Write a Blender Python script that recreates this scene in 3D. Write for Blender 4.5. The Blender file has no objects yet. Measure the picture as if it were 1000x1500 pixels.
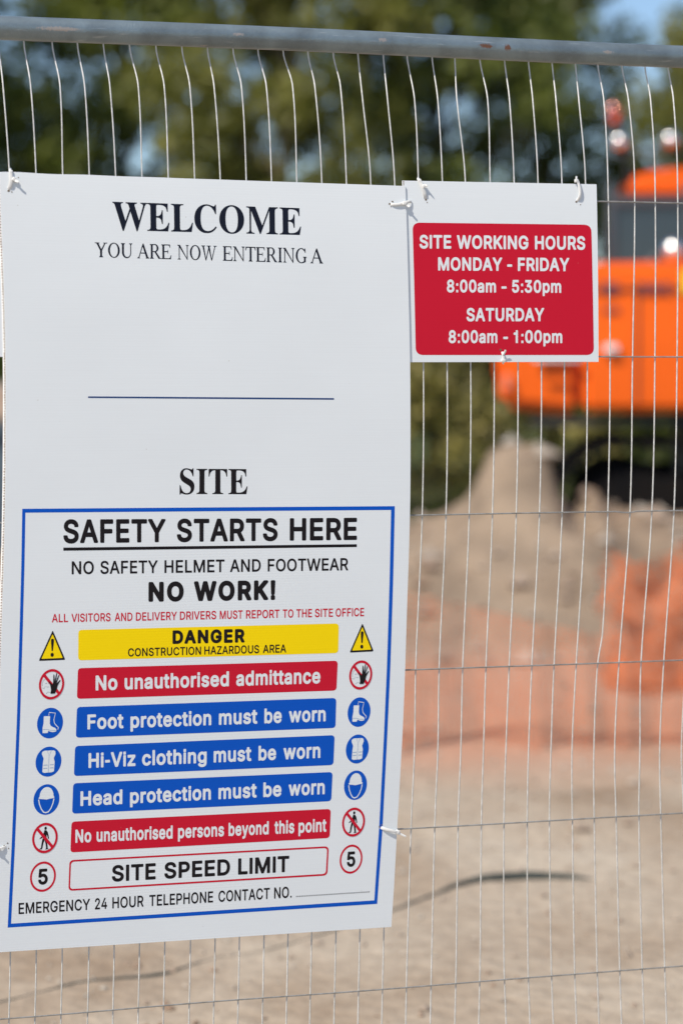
import bpy, bmesh, math, random
from mathutils import Vector, Matrix, noise
from mathutils.geometry import tessellate_polygon

C = bpy.context.scene.collection
scene = bpy.context.scene
R = math.radians
random.seed(7)

# ------------------------------------------------------------------ camera
CAM_H, FPX, PITCH = 1.56, 85 / 24 * 1000, R(3.1)
cam = bpy.data.objects.new('camera', bpy.data.cameras.new('camera'))
C.objects.link(cam); scene.camera = cam
cam.location = (0, 0, CAM_H)
cam.rotation_euler = (R(90) - PITCH, 0, 0)
cam.data.sensor_fit = 'HORIZONTAL'; cam.data.sensor_width = 24; cam.data.lens = 85
cam.data.clip_start = .1; cam.data.clip_end = 1500
cam.data.dof.use_dof = True
cam.data.dof.focus_distance = 4.47
cam.data.dof.aperture_fstop = 2.1

# ------------------------------------------------------------------ sky and sun
TH = R(17.0)
D = Vector((math.cos(TH), math.sin(TH), 0))        # along the fence
N = Vector((math.sin(TH), -math.cos(TH), 0))       # out of the fence, towards the road
SA, SE = R(66), R(52.5)
sh = N * math.cos(SA) - D * math.sin(SA)
sun_dir = Vector((sh.x * math.cos(SE), sh.y * math.cos(SE), math.sin(SE)))
world = bpy.data.worlds.new('World'); scene.world = world; world.use_nodes = True
wn = world.node_tree
sky = wn.nodes.new('ShaderNodeTexSky'); sky.sky_type = 'NISHITA'; sky.sun_disc = False
sky.sun_elevation = SE; sky.sun_rotation = math.atan2(sun_dir.x, sun_dir.y)
sky.air_density = 1.0; sky.dust_density = .05; sky.ozone_density = 3.0; sky.altitude = 800
wn.links.new(sky.outputs[0], wn.nodes['Background'].inputs[0])
wn.nodes['Background'].inputs[1].default_value = .11
sl = bpy.data.lights.new('sun', 'SUN'); sl.energy = 5; sl.angle = R(.53); sl.color = (1, .93, .82)
sun = bpy.data.objects.new('sun', sl); C.objects.link(sun)
sun.rotation_euler = sun_dir.to_track_quat('Z', 'Y').to_euler()
scene.view_settings.view_transform = 'Standard'; scene.view_settings.look = 'None'
scene.view_settings.gamma = 1; scene.view_settings.use_curve_mapping = False
scene.view_settings.exposure = 0.31
scene.render.engine = 'CYCLES'
scene.cycles.use_denoising = True

# ------------------------------------------------------------------ materials
def mat(name, col, rough=.6, metal=0, spec=None, var=0, scale=8, col2=None, bump=0, bscale=60, coat=0, transl=0, detail=4, stretch=None, thr=(.35, .65)):
    m = bpy.data.materials.new(name); m.use_nodes = True
    nt = m.node_tree; b = nt.nodes['Principled BSDF']
    b.inputs['Base Color'].default_value = (*col, 1); b.inputs['Roughness'].default_value = rough
    b.inputs['Metallic'].default_value = metal
    if spec is not None: b.inputs['Specular IOR Level'].default_value = spec
    if coat: b.inputs['Coat Weight'].default_value = coat; b.inputs['Coat Roughness'].default_value = .15
    tc = nt.nodes.new('ShaderNodeTexCoord'); src = tc.outputs['Object']
    if stretch:
        mp = nt.nodes.new('ShaderNodeMapping'); mp.inputs['Scale'].default_value = stretch
        nt.links.new(src, mp.inputs[0]); src = mp.outputs[0]
    if var or col2:
        n = nt.nodes.new('ShaderNodeTexNoise'); n.inputs['Scale'].default_value = scale; n.inputs['Detail'].default_value = detail
        nt.links.new(src, n.inputs['Vector'])
        r = nt.nodes.new('ShaderNodeValToRGB')
        c2 = col2 or tuple(c * (1 - var) for c in col)
        r.color_ramp.elements[0].position = thr[0]; r.color_ramp.elements[1].position = thr[1]
        r.color_ramp.elements[0].color = (*c2, 1); r.color_ramp.elements[1].color = (*col, 1)
        nt.links.new(n.outputs['Fac'], r.inputs[0]); nt.links.new(r.outputs[0], b.inputs['Base Color'])
    if bump:
        n2 = nt.nodes.new('ShaderNodeTexNoise'); n2.inputs['Scale'].default_value = bscale; n2.inputs['Detail'].default_value = 6
        nt.links.new(src, n2.inputs['Vector'])
        bm = nt.nodes.new('ShaderNodeBump'); bm.inputs['Strength'].default_value = bump; bm.inputs['Distance'].default_value = .02
        nt.links.new(n2.outputs['Fac'], bm.inputs['Height']); nt.links.new(bm.outputs[0], b.inputs['Normal'])
    if transl:
        t = nt.nodes.new('ShaderNodeBsdfTranslucent'); t.inputs[0].default_value = (col[0] * 1.3, col[1] * 1.4, col[2], 1)
        mx = nt.nodes.new('ShaderNodeMixShader'); mx.inputs[0].default_value = transl
        out = nt.nodes['Material Output']
        nt.links.new(b.outputs[0], mx.inputs[1]); nt.links.new(t.outputs[0], mx.inputs[2]); nt.links.new(mx.outputs[0], out.inputs[0])
    return m

def board_mat(name, col):
    """plastic sheet: faint flute lines, tiny specks of dirt and pinholes in the print"""
    m = mat(name, col, rough=.5, spec=.16)
    nt = m.node_tree; b = nt.nodes['Principled BSDF']; L = nt.links.new
    uv = nt.nodes.new('ShaderNodeAttribute'); uv.attribute_name = 'sheet'
    sp = nt.nodes.new('ShaderNodeSeparateXYZ'); L(uv.outputs['Vector'], sp.inputs[0])
    n = nt.nodes.new('ShaderNodeTexNoise'); n.inputs['Scale'].default_value = 330; n.inputs['Detail'].default_value = 2
    mp = nt.nodes.new('ShaderNodeMapping'); mp.inputs['Scale'].default_value = (.02, 1, 1); L(uv.outputs['Vector'], mp.inputs[0]); L(mp.outputs[0], n.inputs[0])
    big = nt.nodes.new('ShaderNodeTexNoise'); big.inputs['Scale'].default_value = 5; L(uv.outputs['Vector'], big.inputs[0])
    # specks
    v = nt.nodes.new('ShaderNodeTexVoronoi'); v.inputs['Scale'].default_value = 26; L(uv.outputs['Vector'], v.inputs['Vector'])
    lt = nt.nodes.new('ShaderNodeMapRange'); lt.inputs['From Min'].default_value = .018; lt.inputs['From Max'].default_value = .035
    lt.inputs['To Min'].default_value = .55; lt.inputs['To Max'].default_value = 0; L(v.outputs['Distance'], lt.inputs['Value'])
    gate = nt.nodes.new('ShaderNodeMath'); gate.operation = 'GREATER_THAN'; gate.inputs[1].default_value = .72
    sc = nt.nodes.new('ShaderNodeSeparateColor'); L(v.outputs['Color'], sc.inputs[0]); L(sc.outputs[0], gate.inputs[0])
    sm = nt.nodes.new('ShaderNodeMath'); sm.operation = 'MULTIPLY'; L(lt.outputs[0], sm.inputs[0]); L(gate.outputs[0], sm.inputs[1])
    line = nt.nodes.new('ShaderNodeMapRange'); line.inputs['From Min'].default_value = .3; line.inputs['From Max'].default_value = .7
    line.inputs['To Min'].default_value = .985; line.inputs['To Max'].default_value = 1.0; L(n.outputs['Fac'], line.inputs['Value'])
    l2 = nt.nodes.new('ShaderNodeMapRange'); l2.inputs['From Min'].default_value = .3; l2.inputs['From Max'].default_value = .7
    l2.inputs['To Min'].default_value = .975; l2.inputs['To Max'].default_value = 1.0; L(big.outputs['Fac'], l2.inputs['Value'])
    mm = nt.nodes.new('ShaderNodeMath'); mm.operation = 'MULTIPLY'; L(line.outputs[0], mm.inputs[0]); L(l2.outputs[0], mm.inputs[1])
    mul = nt.nodes.new('ShaderNodeMix'); mul.data_type = 'RGBA'; mul.blend_type = 'MULTIPLY'; mul.inputs[0].default_value = 1
    mul.inputs[6].default_value = (*col, 1); L(mm.outputs[0], mul.inputs[7])
    mx = nt.nodes.new('ShaderNodeMix'); mx.data_type = 'RGBA'; L(sm.outputs[0], mx.inputs[0]); L(mul.outputs[2], mx.inputs[6])
    mx.inputs[7].default_value = (.42, .38, .33, 1); L(mx.outputs[2], b.inputs['Base Color'])
    w = nt.nodes.new('ShaderNodeMath'); w.operation = 'SINE'
    k = nt.nodes.new('ShaderNodeMath'); k.operation = 'MULTIPLY'; k.inputs[1].default_value = 2 * math.pi / .0048; L(sp.outputs['Y'], k.inputs[0]); L(k.outputs[0], w.inputs[0])
    bp = nt.nodes.new('ShaderNodeBump'); bp.inputs['Strength'].default_value = .04; bp.inputs['Distance'].default_value = .0004
    L(w.outputs[0], bp.inputs['Height']); L(bp.outputs[0], b.inputs['Normal'])
    return m

M = {}
M['board'] = board_mat('white_fluted_plastic', (.770, .805, .825))
M['red'] = board_mat('red_print', (.58, .008, .03))
M['blue'] = board_mat('blue_print', (.0, .088, .52))
M['yellow'] = board_mat('yellow_print', (.97, .70, .0))
M['black'] = board_mat('black_print', (.010, .008, .010))
M['navy'] = board_mat('navy_print', (.007, .010, .022))
M['ruleblue'] = board_mat('rule_print', (.02, .06, .19))
M['grey'] = board_mat('grey_print', (.42, .44, .47))
M['paleblue'] = board_mat('pale_line_print', (.30, .42, .62))
M['edge'] = mat('cut_plastic_edge', (.84, .84, .82), rough=.6, var=.08, scale=200)
M['flute'] = mat('tan_flute_opening', (.36, .29, .23), rough=.9)
M['tear'] = mat('torn_hole_tan', (.16, .115, .07), rough=.9)  # dark tan for the spots round the torn tie holes
M['tie'] = mat('white_nylon', (.80, .79, .76), rough=.45, var=.1, scale=300)
M['wire'] = mat('galvanised_wire', (.62, .61, .585), rough=.5, metal=.1, col2=(.47, .46, .43), scale=90, bump=.15, bscale=400)
M['wireh'] = mat('galvanised_cross_wire', (.36, .355, .34), rough=.5, metal=.45, col2=(.25, .235, .21), scale=60, bump=.15, bscale=400)

# ------------------------------------------------------------------ helpers
def link(name, me, m=None, parent=None, smooth=False):
    o = bpy.data.objects.new(name, me)
    if m is not None: me.materials.append(m)
    C.objects.link(o)
    if parent is not None: o.parent = parent
    if smooth:
        for p in me.polygons: p.use_smooth = True
    return o

def mesh(name, V, F, m=None, parent=None, smooth=False):
    me = bpy.data.meshes.new(name); me.from_pydata([tuple(v) for v in V], [], F); me.update()
    return link(name, me, m, parent, smooth)

def tag(o, label=None, cat=None, group=None, kind=None):
    if label: o['label'] = label
    if cat: o['category'] = cat
    if group: o['group'] = group
    if kind: o['kind'] = kind
    return o

def empty(name, loc=(0, 0, 0), rz=0):
    o = bpy.data.objects.new(name, None); C.objects.link(o); o.location = loc; o.rotation_euler = (0, 0, rz)
    o.empty_display_size = .1
    return o

class MB:
    """collects solids, then links them as one mesh object"""
    def __init__(s): s.b = bmesh.new()
    def box(s, c, d, bev=0, rot=None, seg=2):
        r = bmesh.ops.create_cube(s.b, size=1)
        vs = r['verts']
        bmesh.ops.scale(s.b, vec=d, verts=vs)
        if bev:
            es = list({e for v in vs for e in v.link_edges})
            rr = bmesh.ops.bevel(s.b, geom=es, offset=bev, segments=seg, affect='EDGES', profile=.5)
            vs = list({v for f in rr['faces'] for v in f.verts} | {v for v in vs if v.is_valid})
        if rot is not None: bmesh.ops.rotate(s.b, cent=(0, 0, 0), matrix=rot, verts=vs)
        bmesh.ops.translate(s.b, vec=c, verts=vs)
        return s
    def cyl(s, a, b, r, n=16, r2=None, bev=0):
        a, b = Vector(a), Vector(b); d = b - a
        rr = bmesh.ops.create_cone(s.b, cap_ends=True, segments=n, radius1=r, radius2=r if r2 is None else r2, depth=d.length)
        vs = rr['verts']
        q = d.to_track_quat('Z', 'Y').to_matrix()
        if bev:
            es = [e for e in {e for v in vs for e in v.link_edges} if len(e.link_faces) == 2 and any(len(f.verts) > 4 for f in e.link_faces)]
            r3 = bmesh.ops.bevel(s.b, geom=es, offset=bev, segments=2, affect='EDGES')
            vs = list({v for f in r3['faces'] for v in f.verts} | {v for v in vs if v.is_valid})
        bmesh.ops.rotate(s.b, cent=(0, 0, 0), matrix=q, verts=vs)
        bmesh.ops.translate(s.b, vec=(a + b) / 2, verts=vs)
        return s
    def ball(s, c, r, n=16, sc=(1, 1, 1)):
        rr = bmesh.ops.create_uvsphere(s.b, u_segments=n, v_segments=n // 2 + 2, radius=r)
        bmesh.ops.scale(s.b, vec=sc, verts=rr['verts']); bmesh.ops.translate(s.b, vec=c, verts=rr['verts'])
        return s
    def prism(s, prof, y0, y1, bev=0, seg=2):
        """profile in x,z extruded along y"""
        vs = [s.b.verts.new((x, y0, z)) for x, z in prof]
        f = s.b.faces.new(vs)
        ex = bmesh.ops.extrude_face_region(s.b, geom=[f])
        nv = [g for g in ex['geom'] if isinstance(g, bmesh.types.BMVert)]
        bmesh.ops.translate(s.b, vec=(0, y1 - y0, 0), verts=nv)
        allv = vs + nv
        bmesh.ops.recalc_face_normals(s.b, faces=list({f for v in allv for f in v.link_faces}))
        if bev:
            es = list({e for v in allv for e in v.link_edges})
            bmesh.ops.bevel(s.b, geom=es, offset=bev, segments=seg, affect='EDGES')
        return s
    def tube(s, pts, rad, n=8, cap=True):
        pts = [Vector(p) for p in pts]; rings = []
        up = Vector((0, 0, 1)); prev = None
        for i, p in enumerate(pts):
            t = (pts[min(i + 1, len(pts) - 1)] - pts[max(i - 1, 0)]).normalized()
            if prev is None:
                a = t.cross(up) if abs(t.dot(up)) < .9 else t.cross(Vector((1, 0, 0)))
            else: a = prev - t * prev.dot(t)
            a.normalize(); prev = a; b = t.cross(a)
            r = rad[i] if isinstance(rad, (list, tuple)) else rad
            rings.append([s.b.verts.new(p + (a * math.cos(k * 2 * math.pi / n) + b * math.sin(k * 2 * math.pi / n)) * r) for k in range(n)])
        for i in range(len(rings) - 1):
            for k in range(n):
                s.b.faces.new((rings[i][k], rings[i][(k + 1) % n], rings[i + 1][(k + 1) % n], rings[i + 1][k]))
        if cap: s.b.faces.new(rings[0][::-1]); s.b.faces.new(rings[-1])
        return s
    def ribbon(s, pts, width_dirs, w, t):
        """flat strap: rectangular section w x t; width_dirs one vector per point"""
        pts = [Vector(p) for p in pts]; rings = []
        for i, p in enumerate(pts):
            tan = (pts[min(i + 1, len(pts) - 1)] - pts[max(i - 1, 0)]).normalized()
            a = Vector(width_dirs[i]); a = (a - tan * a.dot(tan)).normalized(); b = tan.cross(a)
            ww = w[i] if isinstance(w, (list, tuple)) else w
            rings.append([s.b.verts.new(p + a * x * ww / 2 + b * y * t / 2) for x, y in ((-1, -.4), (-.7, -1), (.7, -1), (1, -.4), (1, .4), (.7, 1), (-.7, 1), (-1, .4))])
        n = 8
        for i in range(len(rings) - 1):
            for k in range(n):
                s.b.faces.new((rings[i][k], rings[i][(k + 1) % n], rings[i + 1][(k + 1) % n], rings[i + 1][k]))
        s.b.faces.new(rings[0][::-1]); s.b.faces.new(rings[-1])
        return s
    def out(s, name, m=None, parent=None, smooth=False):
        bmesh.ops.recalc_face_normals(s.b, faces=s.b.faces[:])
        me = bpy.data.meshes.new(name); s.b.to_mesh(me); s.b.free()
        o = link(name, me, m, parent)
        if smooth:
            for p in me.polygons: p.use_smooth = True
            try: me.set_sharp_from_angle(angle=R(35))
            except Exception: pass
        return o

# ------------------------------------------------------------------ the fence's own surface
# u runs along the fence, v is height, w is out of it; the mesh panel bellies out towards the road
O = Vector((0, 4.54, 0))
def lerp_tab(tab, x):
    if x <= tab[0][0]: return tab[0][1]
    for (a, p), (b, q) in zip(tab, tab[1:]):
        if x <= b:
            t = (x - a) / (b - a); return p + (q - p) * t
    return tab[-1][1]
def smooth_tab(tab, x):
    """Catmull-Rom through the table"""
    n = len(tab)
    if x <= tab[0][0]: return tab[0][1]
    if x >= tab[-1][0]: return tab[-1][1]
    for i in range(n - 1):
        if x <= tab[i + 1][0]:
            x0, y0 = tab[i]; x1, y1 = tab[i + 1]; h = x1 - x0; t = (x - x0) / h
            m0 = (y1 - tab[i - 1][1]) / (x1 - tab[i - 1][0]) if i else (y1 - y0) / h
            m1 = (tab[i + 2][1] - y0) / (tab[i + 2][0] - x0) if i < n - 2 else (y1 - y0) / h
            t2, t3 = t * t, t * t * t
            return (2*t3-3*t2+1)*y0 + (t3-2*t2+t)*h*m0 + (-2*t3+3*t2)*y1 + (t3-t2)*h*m1
BELLY = [(0.01, 0), (0.23, 0), (0.41, .004), (0.66, .016), (0.91, .028), (1.16, .038), (1.41, .044), (1.61, .046),
         (1.81, .044), (1.97, .038), (2.065, .030), (2.1, .021), (2.12, .010), (2.138, .003), (2.155, .001), (2.18, 0), (2.31, 0)]
def S(u, v):
    return smooth_tab(BELLY, v)
def P(u, v, w=0): return O + D * u + N * w + Vector((0, 0, v))
def ray(px, py):
    x = (px - 500) / FPX; y = (750 - py) / FPX
    c, s = math.cos(PITCH), math.sin(PITCH)
    return Vector((x, c + y * s, y * c - s))
def px_uv(px, py, off=0, flat=False):
    r = ray(px, py); o = Vector((0, 0, CAM_H)); w = 0
    for _ in range(14):
        t = ((O + N * w) - o).dot(N) / r.dot(N)
        p = o + r * t; u = (p - O).dot(D); v = p.z
        w = (0 if flat else S(u, v)) + off
    return u, v
def ground_at(px, py, h=0):
    r = ray(px, py); t = (CAM_H - h) / -r.z
    return Vector((r.x * t, r.y * t, h))
def at_depth(px, py, y):
    r = ray(px, py); t = y / r.y
    return Vector((r.x * t, y, CAM_H + r.z * t))
# ------------------------------------------------------------------ ground
def fbm(x, y, s=0):
    return noise.fractal(Vector((x, y, s)), .9, 2.1, 5)
HEAP = [(-3.0, 0.36), (-1.6, 0.41), (-.4, 0.46), (.3, 0.53), (.5, 0.60), (.72, 0.70), (.84, 0.77), (.93, 0.93), (1.01, 1.08), (1.12, 1.12), (1.28, 1.12), (1.38, 1.07), (1.45, 0.76), (1.59, 0.70), (1.64, .86), (1.70, 0.88), (1.76, 0.71), (1.88, .67), (2.2, 0.67), (3, 0.69), (5, 0.81), (8, 0.61), (10, 0.31)]
def ground_z(x, y):
    z = 0
    d = math.hypot(x, y - 9)
    z += .016 * fbm(x * .9, y * .9) + .006 * fbm(x * 3, y * 3, 4)
    z -= .026 * math.exp(-((y - 9.25 - .12 * math.sin(x * 1.3)) / .13) ** 2) * (.6 + .4 * math.sin(x * 2.1)) + .02 * math.exp(-((y - 8.2 + .1 * x) / .10) ** 2) * max(0, math.sin(x * 1.1 + 1))
    if 12 < y < 20 and -5 < x < 11:
        ridge = lerp_tab(HEAP, x)
        soft = sum(lerp_tab(HEAP, x + d) for d in (-.45, -.3, -.15, 0, .15, .3, .45)) / 7
        f = min(1, max(0, (15.9 - y) / .9)); ridge += (soft - ridge) * f
        k = max(0, 1 - abs(y - 16.3) / (2.9 if y < 16.3 else 1.2))
        k = k * k * (3 - 2 * k)
        e = min(1, max(0, (x + 5) / 2)) * min(1, max(0, (11 - x) / 2))
        z += ridge * k * e + .10 * k * e * fbm(x * 1.6, y * 1.6, 2) + .03 * k * fbm(x * 6, y * 6, 7)
    return z
def build_ground():
    xs = []
    x = -400
    def axis(lo, hi, core0, core1, st):
        a = [lo]; v = core0; out = []
        k = core0; step = st
        left = []
        while k > lo: left.append(k); k -= step; step *= 1.35
        right = []; k = core1; step = st
        while k < hi: right.append(k); k += step; step *= 1.35
        n = int((core1 - core0) / st)
        mid = [core0 + (core1 - core0) * i / n for i in range(1, n)]
        return [lo] + left[::-1] + mid + right + [hi]
    X = axis(-500, 500, -3.2, 5.5, .06); Y = axis(-60, 900, 3.4, 20.5, .085)
    V = [(x, y, ground_z(x, y) if -4 < x < 12 and 2 < y < 21 else 0) for y in Y for x in X]
    W = len(X)
    F = [(j * W + i, j * W + i + 1, (j + 1) * W + i + 1, (j + 1) * W + i) for j in range(len(Y) - 1) for i in range(W - 1)]
    m = bpy.data.materials.new('sandy_site_ground'); m.use_nodes = True; nt = m.node_tree; b = nt.nodes['Principled BSDF']; L = nt.links.new
    b.inputs['Roughness'].default_value = .95; b.inputs['Specular IOR Level'].default_value = .1
    tc = nt.nodes.new('ShaderNodeTexCoord')
    def nz(scale, det, st=(1, 1, 1)):
        mp = nt.nodes.new('ShaderNodeMapping'); mp.inputs['Scale'].default_value = st; L(tc.outputs['Object'], mp.inputs[0])
        n = nt.nodes.new('ShaderNodeTexNoise'); n.inputs['Scale'].default_value = scale; n.inputs['Detail'].default_value = det; L(mp.outputs[0], n.inputs[0]); return n
    n1 = nz(1.3, 6, (1, .55, 1)); n2 = nz(14, 6); n3 = nz(.6, 3, (1, .5, 1))
    r1 = nt.nodes.new('ShaderNodeValToRGB'); e = r1.color_ramp.elements
    e[0].position = .30; e[0].color = (.245, .182, .128, 1); e[1].position = .66; e[1].color = (.385, .328, .262, 1)
    e2 = e.new(.48); e2.color = (.333, .272, .210, 1)
    L(n1.outputs['Fac'], r1.inputs[0])
    r2 = nt.nodes.new('ShaderNodeValToRGB'); e = r2.color_ramp.elements
    e[0].position = .3; e[0].color = (.84, .82, .80, 1); e[1].position = .7; e[1].color = (1.08, 1.08, 1.08, 1); L(n2.outputs['Fac'], r2.inputs[0])
    mu = nt.nodes.new('ShaderNodeMix'); mu.data_type = 'RGBA'; mu.blend_type = 'MULTIPLY'; mu.inputs[0].default_value = 1
    L(r1.outputs[0], mu.inputs[6]); L(r2.outputs[0], mu.inputs[7])
    # brick dust tints the earth where the plastic mesh lies
    sp = nt.nodes.new('ShaderNodeSeparateXYZ'); L(tc.outputs['Object'], sp.inputs[0])
    mr = nt.nodes.new('ShaderNodeMapRange'); mr.interpolation_type = 'SMOOTHSTEP'
    mr.inputs['From Min'].default_value = 9.1; mr.inputs['From Max'].default_value = 10.4; L(sp.outputs['Y'], mr.inputs['Value'])
    mr2 = nt.nodes.new('ShaderNodeMapRange'); mr2.interpolation_type = 'SMOOTHSTEP'
    mr2.inputs['From Min'].default_value = 12.6; mr2.inputs['From Max'].default_value = 14.2; mr2.inputs['To Min'].default_value = 1; mr2.inputs['To Max'].default_value = 0; L(sp.outputs['Y'], mr2.inputs['Value'])
    mm = nt.nodes.new('ShaderNodeMath'); mm.operation = 'MULTIPLY'; L(mr.outputs[0], mm.inputs[0]); L(mr2.outputs[0], mm.inputs[1])
    m4 = nt.nodes.new('ShaderNodeMath'); m4.operation = 'MULTIPLY'; m4.inputs[1].default_value = 1.5; L(n3.outputs['Fac'], m4.inputs[0])
    m3 = nt.nodes.new('ShaderNodeMath'); m3.operation = 'MULTIPLY'; m3.use_clamp = True; L(mm.outputs[0], m3.inputs[0]); L(m4.outputs[0], m3.inputs[1])
    tint = nt.nodes.new('ShaderNodeMix'); tint.data_type = 'RGBA'; L(m3.outputs[0], tint.inputs[0]); L(mu.outputs[2], tint.inputs[6]); tint.inputs[7].default_value = (.40, .20, .13, 1)
    mh = nt.nodes.new('ShaderNodeMapRange'); mh.interpolation_type = 'SMOOTHSTEP'; mh.inputs['From Min'].default_value = 13.2; mh.inputs['From Max'].default_value = 14.6; mh.inputs['To Max'].default_value = .85
    L(sp.outputs['Y'], mh.inputs['Value'])
    soil = nt.nodes.new('ShaderNodeValToRGB'); e = soil.color_ramp.elements; L(nz(2.6, 5, (1, 1, 2.2)).outputs['Fac'], soil.inputs[0])
    e[0].position = .35; e[0].color = (.155, .113, .08, 1); e[1].position = .62; e[1].color = (.245, .180, .126, 1)
    hm = nt.nodes.new('ShaderNodeMix'); hm.data_type = 'RGBA'; L(mh.outputs[0], hm.inputs[0]); L(tint.outputs[2], hm.inputs[6]); L(soil.outputs[0], hm.inputs[7]); tint = hm
    # grass beyond the works
    mg = nt.nodes.new('ShaderNodeMapRange'); mg.inputs['From Min'].default_value = 22; mg.inputs['From Max'].default_value = 25; L(sp.outputs['Y'], mg.inputs['Value'])
    gm = nt.nodes.new('ShaderNodeMix'); gm.data_type = 'RGBA'; L(mg.outputs[0], gm.inputs[0]); L(tint.outputs[2], gm.inputs[6]); gm.inputs[7].default_value = (.055, .065, .02, 1)
    L(gm.outputs[2], b.inputs['Base Color'])
    bp = nt.nodes.new('ShaderNodeBump'); bp.inputs['Strength'].default_value = .7; bp.inputs['Distance'].default_value = .03; L(n2.outputs['Fac'], bp.inputs['Height']); L(bp.outputs[0], b.inputs['Normal'])
    M['ground'] = m
    o = mesh('ground', V, F, m, smooth=True); o['kind'] = 'structure'
    return o
build_ground()

# loose stones and clods on the earth
def stones(name, n, area, size, m, label, cat):
    V = []; F = []
    for _ in range(n):
        x = random.uniform(area[0], area[1]); y = random.uniform(area[2], area[3])
        s = size * random.choice((.4, .5, .7, 1, 1.6)) * random.uniform(.7, 1.3)
        z = ground_z(x, y) + s * .2; b = len(V)
        a = random.random() * 6.28; q = [random.uniform(.7, 1.25) for _ in range(6)]
        for k, (dx, dy, dz) in enumerate(((1, 0, 0), (0, 1, 0), (-1, 0, 0), (0, -1, 0), (.1, .1, .7), (0, 0, -.7))):
            X, Y = dx * q[k] * s, dy * q[k] * s * .8
            V.append((x + X * math.cos(a) - Y * math.sin(a), y + X * math.sin(a) + Y * math.cos(a), z + dz * s * q[k]))
        for i in range(4):
            F.append((b + i, b + (i + 1) % 4, b + 4)); F.append((b + (i + 1) % 4, b + i, b + 5))
    o = mesh(name, V, F, m); tag(o, label, cat, kind='stuff'); return o
M['stone'] = mat('pale_rubble', (.36, .32, .27), rough=.9, col2=(.24, .16, .11), scale=2.0)
stones('gravel', 5200, (-2.6, 3.2, 5.0, 15), .009, M['stone'], 'small pale stones scattered over the sandy ground', 'gravel')
stones('rubble', 420, (-1.5, 4.2, 13.2, 16.8), .05, M['stone'], 'broken lumps of rubble lying on the earth heap', 'rubble')
stones('rubble', 110, (-1.6, 2.4, 7.5, 12.6), .03, M['stone'], 'scattered lumps of stone lying on the flat sandy ground', 'rubble')

# dark hose half sunk in the sand
M['hose'] = mat('dark_green_rubber', (.035, .042, .037), rough=.85, var=.3, scale=20)
hp = [(-160, 1500), (-60, 1480), (0, 1466), (130, 1441), (230, 1430), (300, 1408), (380, 1396), (480, 1366), (580, 1330), (640, 1306), (690, 1291), (740, 1286), (790, 1285), (840, 1286), (890, 1288)]
hz = [-.004, -.004, -.004, -.004, -.002, -.005, -.005, -.004, -.003, -.002, .002, .005, .004, -.004, -.016]
hr = [.007, .007, .007, .007, .009, .007, .006, .007, .007, .008, .014, .020, .020, .017, .009]
pts = []; rr = []
for i in range(len(hp) - 1):
    for k in range(6):
        t = k / 6
        px = hp[i][0] + (hp[i + 1][0] - hp[i][0]) * t; py = smooth_tab([(a, b) for a, b in hp], px)
        g = ground_at(px, py); h = hz[i] + (hz[i + 1] - hz[i]) * t
        pts.append((g.x, g.y, ground_z(g.x, g.y) + h)); rr.append(hr[i] + (hr[i + 1] - hr[i]) * t)
o = MB().tube(pts, rr, 8).out('hose', M['hose'], smooth=True)
tag(o, 'dark hose snaking across the pale sand, half buried', 'hose')

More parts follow.
